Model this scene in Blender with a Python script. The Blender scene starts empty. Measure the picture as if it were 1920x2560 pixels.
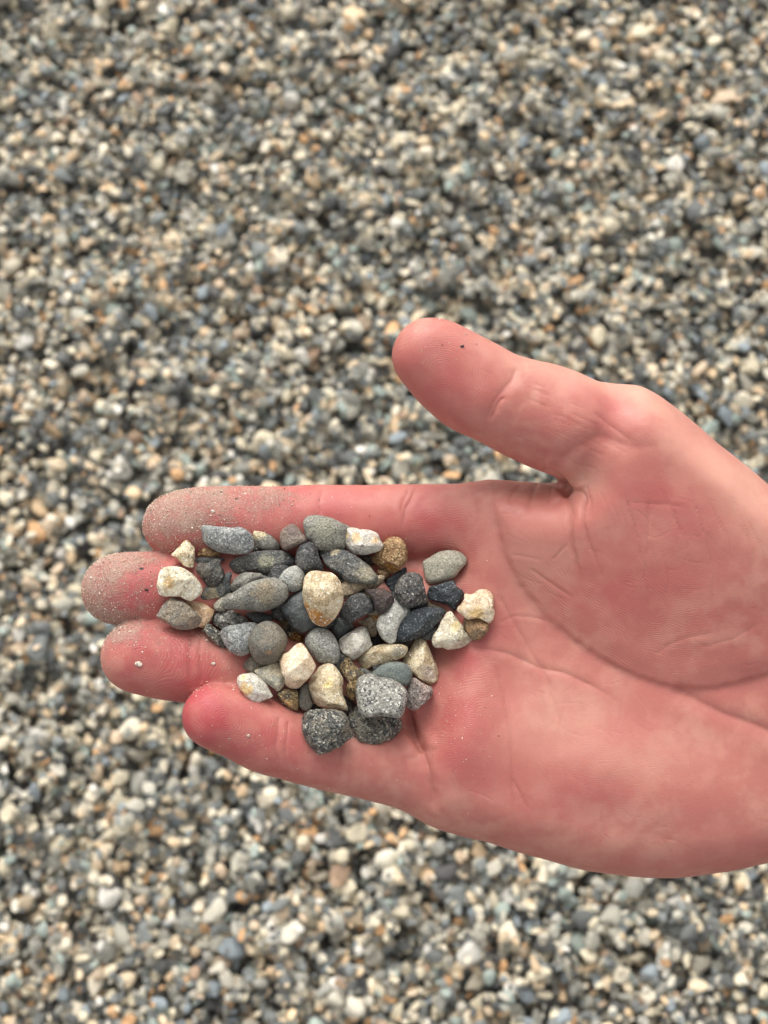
import bpy, math, random
import numpy as np
from mathutils import Vector, noise

random.seed(7); RNG = np.random.default_rng(7)
scene = bpy.context.scene
COL = scene.collection
rad = math.radians

# ------------------------------------------------------------------ camera
F = 3462.0            # focal length in pixels of the 1920 x 2560 photograph
TILT = rad(19.0)      # camera looks 19 degrees off straight down
CAM_H = 0.80          # lens above the gravel, metres
D0 = 340.0            # lens to palm, millimetres
CAM = Vector((0.0, 0.0, CAM_H))
VIEW = Vector((0.0, math.sin(TILT), -math.cos(TILT)))
HAND_O = CAM + VIEW * (D0 / 1000.0)

cd = bpy.data.cameras.new('camera')
cam = bpy.data.objects.new('camera', cd); COL.objects.link(cam)
cam.location = CAM; cam.rotation_euler = (TILT, 0, 0)
cd.sensor_fit = 'HORIZONTAL'; cd.sensor_width = 36.0
cd.lens = 18.0 / (960.0 / F)
cd.clip_start = 0.01; cd.clip_end = 500.0
cd.dof.use_dof = True; cd.dof.focus_distance = 0.333; cd.dof.aperture_fstop = 25.0
scene.camera = cam

# ------------------------------------------------------------------ light
SUN_EL, SUN_AZ = rad(46), rad(-14)      # azimuth from +y (the far side) towards +x
world = bpy.data.worlds.new('World'); scene.world = world; world.use_nodes = True
wn, wl = world.node_tree.nodes, world.node_tree.links
bg = wn['Background']
sky = wn.new('ShaderNodeTexSky'); sky.sky_type = 'NISHITA'; sky.sun_disc = False
sky.sun_elevation = SUN_EL; sky.sun_rotation = SUN_AZ
sky.air_density = 1.0; sky.dust_density = 3.0
hs = wn.new('ShaderNodeHueSaturation'); hs.inputs['Saturation'].default_value = 0.06   # cloud cover greys the sky
wl.new(sky.outputs[0], hs.inputs['Color']); wl.new(hs.outputs[0], bg.inputs[0])
bg.inputs[1].default_value = 0.125
sd = bpy.data.lights.new('sun', 'SUN'); sd.energy = 1.3; sd.angle = rad(42); sd.color = (1.0, 0.96, 0.91)
sun = bpy.data.objects.new('sun', sd); COL.objects.link(sun)
sdir = Vector((math.sin(SUN_AZ) * math.cos(SUN_EL), math.cos(SUN_AZ) * math.cos(SUN_EL), math.sin(SUN_EL)))
sun.rotation_euler = sdir.to_track_quat('Z', 'Y').to_euler()
sun.location = (0, 0, 3)
scene.view_settings.view_transform = 'Standard'
scene.view_settings.look = 'None'
scene.view_settings.gamma = 1.0
scene.view_settings.exposure = 0.88
scene.render.engine = 'CYCLES'
scene.cycles.max_bounces = 8

# ------------------------------------------------------------------ helpers
def s2l(c):
    return tuple(((v / 255.0) / 12.92 if v / 255.0 <= 0.04045 else ((v / 255.0 + 0.055) / 1.055) ** 2.4) for v in c)

class NT:
    """small helper round a node tree"""
    def __init__(s, mat):
        mat.use_nodes = True
        s.t = mat.node_tree; s.n = s.t.nodes; s.l = s.t.links
        s.bsdf = s.n['Principled BSDF']
    def put(s, sock, v):
        if hasattr(v, 'is_output') or isinstance(v, bpy.types.NodeSocket): s.l.new(v, sock)
        else: sock.default_value = v
    def node(s, kind, props=None, **ins):
        nd = s.n.new(kind)
        for k, v in (props or {}).items(): setattr(nd, k, v)
        for k, v in ins.items(): s.put(nd.inputs[k.replace('_', ' ')], v)
        return nd
    def math(s, op, a, b=0.0, clamp=False):
        nd = s.n.new('ShaderNodeMath'); nd.operation = op; nd.use_clamp = clamp
        s.put(nd.inputs[0], a); s.put(nd.inputs[1], b); return nd.outputs[0]
    def ramp(s, v, lo, hi, a=0.0, b=1.0):
        nd = s.n.new('ShaderNodeMapRange'); nd.interpolation_type = 'SMOOTHSTEP'
        s.put(nd.inputs['Value'], v)
        nd.inputs['From Min'].default_value = lo; nd.inputs['From Max'].default_value = hi
        nd.inputs['To Min'].default_value = a; nd.inputs['To Max'].default_value = b
        return nd.outputs['Result']
    def noise(s, vec, scale, detail=3.0, rough=0.55, dist=0.0):
        nd = s.n.new('ShaderNodeTexNoise'); s.put(nd.inputs['Vector'], vec)
        nd.inputs['Scale'].default_value = scale; nd.inputs['Detail'].default_value = detail
        nd.inputs['Roughness'].default_value = rough; nd.inputs['Distortion'].default_value = dist
        return nd.outputs[0]
    def mix(s, f, a, b, blend='MIX'):
        nd = s.n.new('ShaderNodeMix'); nd.data_type = 'RGBA'; nd.blend_type = blend
        s.put(nd.inputs[0], f)
        for i, v in ((6, a), (7, b)):
            if isinstance(v, (tuple, list)): v = (v[0], v[1], v[2], 1.0)
            s.put(nd.inputs[i], v)
        return nd.outputs[2]
    def attr(s, name, out='Fac'):
        nd = s.n.new('ShaderNodeAttribute'); nd.attribute_name = name; return nd.outputs[out]

def add_mesh(name, verts, faces, mat=None, smooth=True, parent=None, loc=(0, 0, 0), rot=(0, 0, 0)):
    me = bpy.data.meshes.new(name)
    v = np.asarray(verts, dtype=np.float32); f = np.asarray(faces, dtype=np.int32)
    k = f.shape[1]
    me.vertices.add(len(v)); me.vertices.foreach_set('co', v.ravel())
    me.loops.add(f.size); me.loops.foreach_set('vertex_index', f.ravel())
    me.polygons.add(len(f)); me.polygons.foreach_set('loop_start', np.arange(0, f.size, k, dtype=np.int32))
    me.update(calc_edges=True)
    me.polygons.foreach_set('use_smooth', np.full(len(f), smooth))
    me.update()
    o = bpy.data.objects.new(name, me); COL.objects.link(o)
    if mat: me.materials.append(mat)
    if parent: o.parent = parent
    o.location = loc; o.rotation_euler = rot
    return o

def fattr(me, name, arr):
    a = me.attributes.new(name, 'FLOAT', 'POINT'); a.data.foreach_set('value', np.asarray(arr, dtype=np.float32).ravel())

def ico(sub):
    import bmesh
    bm = bmesh.new(); bmesh.ops.create_icosphere(bm, subdivisions=sub, radius=1.0)
    v = np.array([x.co[:] for x in bm.verts]); f = np.array([[q.index for q in p.verts] for p in bm.faces]); bm.free()
    return v / np.linalg.norm(v, axis=1)[:, None], f

def sm(x, a, b):
    t = np.clip((x - a) / (b - a), 0, 1); return t * t * (3 - 2 * t)

def P(px, py, h):
    """photo pixel + height over the palm plane (mm) -> hand frame, mm"""
    d = (D0 - h); return np.array([(px - 960.0) * d / F, -(py - 1280.0) * d / F, h])

def to_px(x, y, z):
    d = D0 - z; return 960.0 + x * F / d, 1280.0 - y * F / d

def catmull(p, n=8, closed=False):
    p = np.asarray(p, float); m = len(p); out = []
    rng = range(m if closed else m - 1)
    for i in rng:
        if closed: a, b, c, d = p[(i - 1) % m], p[i], p[(i + 1) % m], p[(i + 2) % m]
        else: a, b, c, d = p[max(i - 1, 0)], p[i], p[i + 1], p[min(i + 2, m - 1)]
        for k in range(n):
            t = k / n
            out.append(0.5 * ((2 * b) + (-a + c) * t + (2 * a - 5 * b + 4 * c - d) * t * t + (-a + 3 * b - 3 * c + d) * t ** 3))
    if not closed: out.append(p[-1])
    return np.array(out)

def seg_dist(X, Y, poly):
    """distance from points to a polyline, and where along it (0..1)"""
    best = np.full(X.shape, 1e9); along = np.zeros(X.shape)
    n = len(poly) - 1
    for i in range(n):
        ax, ay = poly[i][:2]; bx, by = poly[i + 1][:2]
        dx, dy = bx - ax, by - ay; L = dx * dx + dy * dy + 1e-12
        t = np.clip(((X - ax) * dx + (Y - ay) * dy) / L, 0, 1)
        d = np.hypot(X - ax - t * dx, Y - ay - t * dy)
        m = d < best; best[m] = d[m]; along[m] = ((i + t) / n)[m]
    return best, along

def inside(X, Y, poly):
    r = np.zeros(X.shape, bool); n = len(poly); j = n - 1
    for i in range(n):
        xi, yi = poly[i][:2]; xj, yj = poly[j][:2]
        c = ((yi > Y) != (yj > Y)) & (X < (xj - xi) * (Y - yi) / (yj - yi + 1e-12) + xi)
        r ^= c; j = i
    return r

# ================================================================== GROUND
def cube26():
    """a cube with each face cut in four: the blank for a small chip of gravel"""
    pts = [(x, y, z) for x in (-1, 0, 1) for y in (-1, 0, 1) for z in (-1, 0, 1) if (x, y, z) != (0, 0, 0)]
    ix = {p: i for i, p in enumerate(pts)}; fs = []
    for ax in range(3):
        for sg in (-1, 1):
            u, w = [(1, 2), (2, 0), (0, 1)][ax]
            for a in (-1, 0):
                for b in (-1, 0):
                    q = []
                    for da, db in ((0, 0), (1, 0), (1, 1), (0, 1)):
                        p = [0, 0, 0]; p[ax] = sg; p[u] = a + da; p[w] = b + db; q.append(ix[tuple(p)])
                    fs.append(q if sg > 0 else q[::-1])
    v = np.array(pts, float); v /= np.linalg.norm(v, axis=1)[:, None] ** 0.75; v *= 0.92
    return v, np.array(fs)

def drop_stone(Hm, ix, iy, zb, zt, mask, pct=70, sink=0.0):
    sub = Hm[iy:iy + mask.shape[0], ix:ix + mask.shape[1]]
    vals = (sub - zb)[mask]
    h = np.percentile(vals, pct) - sink
    new = h + zt
    upd = mask & (new > sub)
    sub[upd] = new[upd]
    return h, upd

def ground_stone_mat(name, attribute):
    m = bpy.data.materials.new(name); t = NT(m)
    if attribute: base = t.attr('tint', 'Color')
    else: base = t.node('ShaderNodeObjectInfo').outputs['Color']
    co = t.node('ShaderNodeTexCoord').outputs['Object']
    n1 = t.noise(co, 260.0, 3.0); n2 = t.noise(co, 1100.0, 2.0, 0.7)
    c = t.mix(t.ramp(n1, 0.35, 0.7, 0.0, 0.45), base, (0.72, 0.70, 0.66), 'MULTIPLY')
    c = t.mix(t.ramp(n2, 0.52, 0.75, 0.0, 0.35), c, (0.62, 0.60, 0.56))
    c = t.mix(t.ramp(n2, 0.44, 0.28, 0.0, 0.4), c, (0.08, 0.08, 0.075))
    t.put(t.bsdf.inputs['Base Color'], c)
    t.bsdf.inputs['Roughness'].default_value = 0.62
    t.bsdf.inputs['Specular IOR Level'].default_value = 0.35
    b = t.node('ShaderNodeBump', None, Strength=0.35, Distance=0.0006, Height=n2)
    t.put(t.bsdf.inputs['Normal'], b.outputs[0])
    return m

PALETTE = [  # sRGB as it looks in even light, weight
    ((104, 104, 98), 15), ((84, 90, 92), 14), ((62, 66, 68), 13), ((128, 126, 116), 13), ((152, 148, 136), 9),
    ((196, 186, 160), 13), ((218, 208, 186), 8), ((228, 226, 220), 3), ((170, 152, 124), 7), ((186, 158, 120), 4),
    ((166, 124, 74), 2.4), ((156, 136, 112), 4), ((112, 126, 122), 5), ((124, 98, 74), 1.5), ((96, 108, 118), 4), ((44, 44, 46), 5)]
PW = np.array([w for _, w in PALETTE], float); PW /= PW.sum()
PC = np.array([s2l(c) for c, _ in PALETTE]); PC = PC * 0.80 + PC.mean(1, keepdims=True) * 0.20; PC = (PC * 1.78 + 0.030) * np.array([1.035, 1.0, 0.925]); PC = PC * np.minimum(1, 0.72 / PC.max(1, keepdims=True))

def build_ground():
    # one wide sheet: far beyond the frame, gravel in the material there
    m = bpy.data.materials.new('gravel ground'); t = NT(m)
    co = t.node('ShaderNodeTexCoord').outputs['Object']
    v = t.node('ShaderNodeTexVoronoi', None, Vector=co, Scale=120.0)
    cr = t.node('ShaderNodeValToRGB'); t.l.new(t.node('ShaderNodeSeparateColor', None, Color=v.outputs['Color']).outputs[0], cr.inputs[0])
    cr.color_ramp.interpolation = 'CONSTANT'
    els = cr.color_ramp.elements
    for i, k in enumerate([0, 1, 3, 5, 2, 8, 4, 6, 12, 11]):
        e = els[i] if i < 2 else els.new(i / 10.0)
        e.position = i / 10.0; e.color = (*[float(q) * 0.8 for q in PC[k]], 1)
    c = t.mix(t.ramp(v.outputs['Distance'], 0.25, 0.6, 0.0, 0.9), cr.outputs[0], (0.03, 0.028, 0.025))
    t.put(t.bsdf.inputs['Base Color'], c); t.bsdf.inputs['Roughness'].default_value = 0.85
    b = t.node('ShaderNodeBump', {'invert': True}, Strength=0.9, Distance=0.004, Height=v.outputs['Distance'])
    t.put(t.bsdf.inputs['Normal'], b.outputs[0])
    N = 48; ax = np.sign(np.linspace(-1, 1, N)) * np.abs(np.linspace(-1, 1, N)) ** 4 * 60
    X, Y = np.meshgrid(ax, ax + 0.2); Z = -0.0095 + 0.0 * X + 0.35 * np.sin(X * .13) * np.sin(Y * .11) * sm(np.hypot(X, Y), 4, 30)
    idx = np.arange(N * N).reshape(N, N)
    q = np.stack([idx[:-1, :-1], idx[:-1, 1:], idx[1:, 1:], idx[1:, :-1]], -1).reshape(-1, 4)
    g = add_mesh('ground', np.stack([X, Y, Z], -1).reshape(-1, 3), q, m)
    g['kind'] = 'structure'; g['label'] = 'bed of small mixed grey, cream and brown gravel seen out of focus below the hand'

    # pebbles dropped one after the other on a height map (mm)
    x0, x1, y0, y1, cell = -312.0, 312.0, -75.0, 740.0, 0.8
    nx, ny = int((x1 - x0) / cell), int((y1 - y0) / cell)
    Hm = np.full((ny + 60, nx + 60), -8.0); own = np.full(Hm.shape, -1, int)
    V1, F1 = cube26()
    shapes = []
    for k in range(14):
        rr = np.random.default_rng(100 + k); v = V1.copy()
        for _ in range(rr.integers(4, 8)):        # a few worn facets
            nrm = rr.normal(size=3); nrm /= np.linalg.norm(nrm); off = rr.uniform(0.52, 0.82)
            d = v @ nrm - off; v = v - np.outer(np.maximum(d, 0), nrm) * 0.85
        v += np.array([[noise.noise(Vector(q * 1.3 + k * 7.1)) for q in v]]).T * v * 0.34
        shapes.append(v)
    NST = 41000
    stones = []
    for i in range(NST):
        if i < NST * 0.42: s = 1.15
        elif i < NST * 0.9: s = 1.0
        else: s = 0.86
        a = s * float(np.clip(np.random.default_rng().normal() if False else RNG.lognormal(math.log(3.20), 0.36), 1.7, 8.0))
        b = a * RNG.uniform(0.48, 0.90); c = b * RNG.uniform(0.42, 0.75)
        th = RNG.uniform(0, math.tau); tx, ty = RNG.normal(0, 0.26, 2)
        x = RNG.uniform(x0 + 8, x1 - 8); y = RNG.uniform(y0 + 8, y1 - 8)
        R = int(a / cell) + 1
        g1 = np.arange(-R, R + 1) * cell; gx, gy = np.meshgrid(g1, g1)
        u = (gx * math.cos(th) + gy * math.sin(th)) / a; w = (-gx * math.sin(th) + gy * math.cos(th)) / b
        r2 = u * u + w * w; mask = r2 < 0.93
        prof = c * np.sqrt(np.clip(1 - r2, 0, 1)); tl = tx * gx + ty * gy
        ix = int((x - x0) / cell) - R + 30; iy = int((y - y0) / cell) - R + 30
        h, upd = drop_stone(Hm, ix, iy, tl - prof, tl + prof, mask, pct=80)
        own[iy:iy + 2 * R + 1, ix:ix + 2 * R + 1][upd] = i
        ci = RNG.choice(len(PALETTE), p=PW); col = PC[ci] * RNG.uniform(0.78, 1.25)
        stones.append((x, y, h, a, b, c, th, tx, ty, int(RNG.integers(14)), col))
    # which show largest in the picture
    vis = np.bincount(own[own >= 0].ravel(), minlength=NST).astype(float)
    S = np.array([s[:3] for s in stones])
    W = S / 1000.0 - np.array(CAM[:]); dep = W @ np.array(VIEW[:]); upv = W @ np.array([0, math.cos(TILT), math.sin(TILT)])
    ppx = 960 + W[:, 0] / dep * F; ppy = 1280 - upv / dep * F
    hidden = (ppy > 1190 - np.clip((ppx - 900) * 0.0, 0, 0)) & (ppx > 430) & (ppy < 1990 + np.clip((ppx - 900) * 0.2, 0, 170)) | ((ppx > 1000) & (ppy > 850 + np.clip((ppx - 1300) * .5, 0, 400)) & (ppy < 1200)) | ((ppx > 230) & (ppx < 500) & (ppy > 1240) & (ppy < 1740))
    inf = (ppx > 10) & (ppx < 1910) & (ppy > 10) & (ppy < 2550) & ~hidden
    score = vis / dep ** 2 * inf
    big = set(np.argsort(-score)[:300].tolist())
    mat_a = ground_stone_mat('gravel pebbles', True); mat_o = ground_stone_mat('single pebbles', False)
    # local frame of one stone: rotate, scale, shear
    def place(v, s):
        x, y, h, a, b, c, th, tx, ty, k, col = s
        q = v * np.array([a, b, c]); ct, st = math.cos(th), math.sin(th)
        X = q[:, 0] * ct - q[:, 1] * st; Y = q[:, 0] * st + q[:, 1] * ct; Z = q[:, 2] + tx * X + ty * Y
        return np.stack([X + x, Y + y, Z + h], -1) / 1000.0
    vs, cs = [], []; nb = 0
    alive = [i for i in range(NST) if vis[i] >= 4 and i not in big]     # fully buried ones are left out
    for i in alive:
        vs.append(place(shapes[stones[i][9]], stones[i])); cs.append(np.repeat([stones[i][10]], len(V1), 0))
    nV = len(V1)
    faces = (F1[None] + (np.arange(len(alive)) * nV)[:, None, None]).reshape(-1, F1.shape[1])
    gr = add_mesh('gravel', np.concatenate(vs), faces, mat_a, False, g)
    gr['kind'] = 'stuff'
    cc = np.concatenate(cs); ca = gr.data.color_attributes.new('tint', 'FLOAT_COLOR', 'POINT')
    ca.data.foreach_set('color', np.concatenate([cc, np.ones((len(cc), 1))], 1).astype(np.float32).ravel())
    # single pebbles share finer meshes
    V3, F3 = ico(3); fine = []
    for k in range(14):
        rr = np.random.default_rng(100 + k); v = V3.copy()
        for _ in range(rr.integers(4, 8)):
            nrm = rr.normal(size=3); nrm /= np.linalg.norm(nrm); off = rr.uniform(0.52, 0.82)
            d = v @ nrm - off; v = v - np.outer(np.maximum(d, 0), nrm) * 0.85
        v += np.array([[noise.noise(Vector(q * 1.3 + k * 7.1)) for q in v]]).T * v * 0.28
        me = add_mesh('pebble', v, F3, mat_o); fine.append(me.data); bpy.data.objects.remove(me)
    for i in sorted(big):
        x, y, h, a, b, c, th, tx, ty, k, col = stones[i]
        o = bpy.data.objects.new('pebble', fine[k]); COL.objects.link(o); o.parent = g
        o.location = (x / 1000, y / 1000, h / 1000); o.scale = (a / 1000, b / 1000, c / 1000)
        o.rotation_euler = (ty, -tx, th); o.color = (*[float(q) for q in col], 1.0)
    return g
build_ground()

# ================================================================== HAND
TH_LIFT = 9.0
def lift_px(px, py):
    """how far the thumb side of the palm is raised towards the lens"""
    # signed distance above the line along the life line direction
    s = ((px - 1240) * 0.52 - (py - 1320) * 0.85) / 1.0
    return TH_LIFT * sm(s, -250.0, 420.0) * (1 - sm(px, 2000, 2500))

FINGERS = {
    'index':  [(438, 1312, 81, -8), (480, 1309, 89, -9), (560, 1308, 92, -11), (690, 1306, 89, -12), (800, 1306, 92, -13), (920, 1306, 93, -13.5), (1040, 1302, 90, -14), (1140, 1303, 95, -14), (1260, 1308, 104, -15), (1400, 1320, 108, -16)],
    'middle': [(292, 1473, 88, -5), (340, 1473, 93, -6), (430, 1476, 93, -8), (560, 1480, 90, -10), (680, 1486, 98, -12), (820, 1494, 101, -13), (960, 1502, 94, -14), (1150, 1512, 100, -15)],
    'ring':   [(345, 1642, 92, -2), (400, 1650, 98, -4), (500, 1664, 98, -6), (600, 1676, 99, -8), (720, 1688, 105, -10), (850, 1702, 106, -12), (980, 1718, 94, -13), (1130, 1735, 98, -14)],
    'pinky':  [(537, 1794, 81, 4), (590, 1808, 90, 2), (660, 1836, 93, 0), (760, 1868, 91, -2), (860, 1893, 92, -5), (960, 1914, 94, -8), (1060, 1940, 97, -11), (1160, 1955, 110, -13)],
    'thumb':  [(1070, 886, 90, 8), (1092, 900, 101, 7), (1130, 930, 112, 6), (1180, 965, 118, 5), (1250, 998, 116, 4), (1300, 1018, 122, 3), (1350, 1036, 128, 2), (1420, 1064, 131, 1), (1500, 1108, 122, -4), (1600, 1168, 118, -10), (1720, 1245, 118, -16)],
}
PALM_TOP = -13.0; PR = 13.0
PALM = [(1190, 1232), (1300, 1222), (1400, 1215), (1440, 1120), (1500, 1010), (1582, 976), (1634, 991), (1677, 1016), (1721, 1050), (1777, 1098), (1829, 1141), (1877, 1181), (1920, 1219),
        (2050, 1320), (2200, 1400), (2400, 1440), (2700, 1410), (3100, 1370), (3100, 2130), (2700, 2110), (2400, 2060), (2200, 2085), (2050, 2122), (1920, 2150), (1884, 2157),
        (1822, 2173), (1730, 2185), (1656, 2190), (1576, 2187), (1515, 2181), (1453, 2170), (1392, 2155), (1293, 2127), (1207, 2100), (1134, 2072), (1070, 2040), (1040, 1990), (1020, 1900), (1060, 1760), (1110, 1600), (1150, 1430)]
LIFE = [(1234, 1200), (1236, 1250), (1243, 1312), (1265, 1390), (1308, 1469), (1365, 1538), (1439, 1603), (1525, 1660), (1612, 1699), (1677, 1716), (1764, 1720), (1829, 1712), (1910, 1690), (2020, 1640), (2150, 1560)]
THENAR = LIFE + [(2150, 1300), (1920, 1150), (1700, 980), (1560, 930), (1480, 1100), (1410, 1180), (1412, 1221), (1340, 1225)]

def roundcone(X, Y, Z, a, b, ra, rb, flat):
    ba = b - a; L2 = ba @ ba
    t = ((X - a[0]) * ba[0] + (Y - a[1]) * ba[1] + (Z - a[2]) * ba[2]) / L2
    t = np.clip(t, 0, 1)
    r = ra + (rb - ra) * t
    return np.sqrt((X - a[0] - t * ba[0]) ** 2 + (Y - a[1] - t * ba[1]) ** 2 + ((Z - a[2] - t * ba[2]) / flat) ** 2) - r

def smin(a, b, k):
    h = np.clip(0.5 + 0.5 * (b - a) / k, 0, 1); return b + (a - b) * h - k * h * (1 - h)

def surface_nets(Fd, org, st):
    s = Fd < 0; nx, ny, nz = Fd.shape
    cs = np.zeros((nx - 1, ny - 1, nz - 1), np.int8)
    for i in (0, 1):
        for j in (0, 1):
            for k in (0, 1): cs += s[i:nx - 1 + i, j:ny - 1 + j, k:nz - 1 + k]
    act = (cs > 0) & (cs < 8); C = np.argwhere(act); ids = np.full(act.shape, -1, np.int32); ids[act] = np.arange(len(C))
    acc = np.zeros((len(C), 3)); cnt = np.zeros(len(C))
    corners = [(i, j, k) for i in (0, 1) for j in (0, 1) for k in (0, 1)]
    for a in corners:
        for ax in range(3):
            if a[ax]: continue
            b = list(a); b[ax] = 1
            va = Fd[C[:, 0] + a[0], C[:, 1] + a[1], C[:, 2] + a[2]]; vb = Fd[C[:, 0] + b[0], C[:, 1] + b[1], C[:, 2] + b[2]]
            m = (va < 0) != (vb < 0); t = np.where(m, va / np.where(m, va - vb, 1), 0)
            p = np.tile(np.array(a, float), (len(C), 1)); p[:, ax] += t
            acc[m] += p[m]; cnt[m] += 1
    V = (C + acc / cnt[:, None]) * st + org
    quads = []
    for ax in range(3):
        o1, o2 = [(1, 2), (2, 0), (0, 1)][ax]
        sl = [slice(None)] * 3; sl2 = [slice(None)] * 3; sl[ax] = slice(0, -1); sl2[ax] = slice(1, None)
        ch = s[tuple(sl)] != s[tuple(sl2)]
        E = np.argwhere(ch); E = E[(E[:, o1] > 0) & (E[:, o2] > 0) & (E[:, o1] < Fd.shape[o1] - 1) & (E[:, o2] < Fd.shape[o2] - 1)]
        def g(d1, d2):
            q = E.copy(); q[:, o1] -= d1; q[:, o2] -= d2; return ids[q[:, 0], q[:, 1], q[:, 2]]
        Q = np.stack([g(1, 1), g(0, 1), g(0, 0), g(1, 0)], -1)
        neg = s[E[:, 0], E[:, 1], E[:, 2]]
        Q[~neg] = Q[~neg][:, ::-1]
        quads.append(Q)
    return V, np.concatenate(quads)

# creases: (points in photo pixels, depth mm, half width mm)
CREASES = [
    (LIFE, 0.28, 2.0),
    ([(1243, 1477), (1260, 1510), (1278, 1542), (1317, 1616), (1352, 1668), (1374, 1716), (1391, 1768), (1407, 1823), (1435, 1878)], 0.16, 0.6),
    ([(1150, 1612), (1200, 1621), (1265, 1633), (1308, 1651), (1360, 1672), (1404, 1681), (1447, 1699), (1504, 1728), (1560, 1765)], 0.22, 0.8),
    ([(1677, 1717), (1721, 1738), (1761, 1761), (1822, 1789), (1884, 1811), (1950, 1840), (2060, 1880)], 0.55, 1.7),
    ([(1245, 1660), (1250, 1700), (1263, 1761), (1275, 1823), (1281, 1884), (1281, 1946), (1284, 2007), (1287, 2081)], 0.16, 0.7),
    ([(1281, 1946), (1300, 1989), (1324, 2026)], 0.16, 0.4),
    ([(1030, 1730), (1019, 1765), (1026, 1812), (1046, 1855), (1058, 1885)], 1.5, 1.1),
    ([(1046, 1855), (1066, 1903), (1078, 1958), (1084, 2032)], 0.45, 1.2),
    ([(1291, 915), (1284, 940), (1271, 958), (1252, 982), (1232, 1013), (1217, 1047), (1208, 1104)], 0.24, 1.3),
    ([(1262, 992), (1248, 1010), (1236, 1032), (1226, 1055)], 0.22, 0.6),
    ([(1375, 1172), (1394, 1158), (1415, 1140), (1460, 1110), (1495, 1092), (1540, 1104), (1600, 1118), (1700, 1102)], 0.34, 2.6),
    ([(1350, 1184), (1382, 1194), (1402, 1208), (1414, 1223), (1424, 1240)], 2.4, 1.3),
    ([(1399, 1208), (1413, 1222), (1422, 1240), (1430, 1277), (1431, 1355), (1447, 1421), (1456, 1499)], 0.35, 0.7),
    ([(1418, 1222), (1440, 1224), (1462, 1240), (1458, 1303), (1482, 1377), (1512, 1460)], 0.24, 0.55),
    ([(1470, 1215), (1475, 1260), (1474, 1300)], 0.14, 0.4),
    ([(1569, 1247), (1582, 1312), (1596, 1352)], 0.15, 0.35),
    ([(1624, 1240), (1621, 1300), (1620, 1360), (1614, 1410)], 0.12, 0.35),
    ([(1600, 1370), (1610, 1420), (1620, 1500), (1622, 1530)], 0.12, 0.35),
    ([(1682, 1270), (1695, 1310), (1703, 1345)], 0.13, 0.35),
    ([(1738, 1262), (1750, 1305), (1762, 1345)], 0.16, 0.35),
    ([(1768, 1350), (1776, 1400), (1783, 1470), (1784, 1540)], 0.12, 0.35),
    ([(1660, 1380), (1668, 1440), (1670, 1500)], 0.10, 0.35),
    ([(1345, 1207), (1332, 1240), (1318, 1300)], 0.18, 0.7),
    ([(1300, 1212), (1288, 1230), (1270, 1262)], 0.16, 0.7),
    ([(1380, 1215), (1378, 1240), (1365, 1262)], 0.14, 0.6),
    ([(1325, 1420), (1380, 1460), (1440, 1500)], 0.14, 0.4),
    ([(1380, 1400), (1400, 1382), (1425, 1360)], 0.12, 0.4),
    ([(1276, 1385), (1320, 1392), (1365, 1405)], 0.06, 0.4),
    ([(1248, 1560), (1290, 1540), (1340, 1545), (1385, 1562)], 0.10, 0.4),
    ([(1050, 1218), (1030, 1240), (1014, 1275), (1008, 1330)], 0.20, 0.7),
    ([(1022, 1222), (1008, 1250), (1000, 1290)], 0.12, 0.5),
    ([(805, 1218), (800, 1250), (798, 1290)], 0.14, 0.8),
    ([(640, 1225), (636, 1260), (640, 1330)], 0.12, 0.7),
    ([(482, 1575), (474, 1640), (480, 1720)], 0.22, 0.8),
    ([(505, 1580), (500, 1640), (508, 1722)], 0.14, 0.6),
    ([(668, 1225), (662, 1262), (668, 1330)], 0.10, 0.5),
    ([(722, 1800), (714, 1866), (724, 1945)], 0.12, 0.5),
    ([(882, 1840), (873, 1900), (870, 1980)], 0.12, 0.6),
    ([(455, 1400), (448, 1470), (452, 1545)], 0.15, 0.8),
    ([(860, 1830), (850, 1890), (848, 1975)], 0.16, 0.8),
    ([(700, 1790), (690, 1860), (700, 1940)], 0.14, 0.8),
        ([(1480, 1030), (1540, 1075), (1590, 1110)], 0.12, 0.6),
    ([(1640, 1640), (1700, 1600), (1790, 1580)], 0.08, 0.6),
    ([(1900, 1560), (1820, 1600), (1740, 1620)], 0.06, 0.6),
    ([(1570, 1255), (1660, 1262), (1720, 1270)], 0.06, 0.5),
]
# fine flexion lines fanning over the thenar mound
for _k in range(16):
    _x = 1500 + _k * 27 + random.uniform(-9, 9); _y = 1235 + random.uniform(-30, 110)
    _L = random.uniform(60, 190)
    CREASES.append(([(_x, _y), (_x + _L * .22, _y + _L * .5), (_x + _L * .30, _y + _L)], random.uniform(0.04, 0.09), 0.3))
for _k in range(14):
    _x = random.uniform(1300, 1520); _y = 930 + (_x - 1300) * .35 + random.uniform(0, 130); _L = random.uniform(30, 80)
    CREASES.append(([(_x, _y), (_x + _L, _y + _L * .45)], random.uniform(0.03, 0.07), 0.3))

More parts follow.
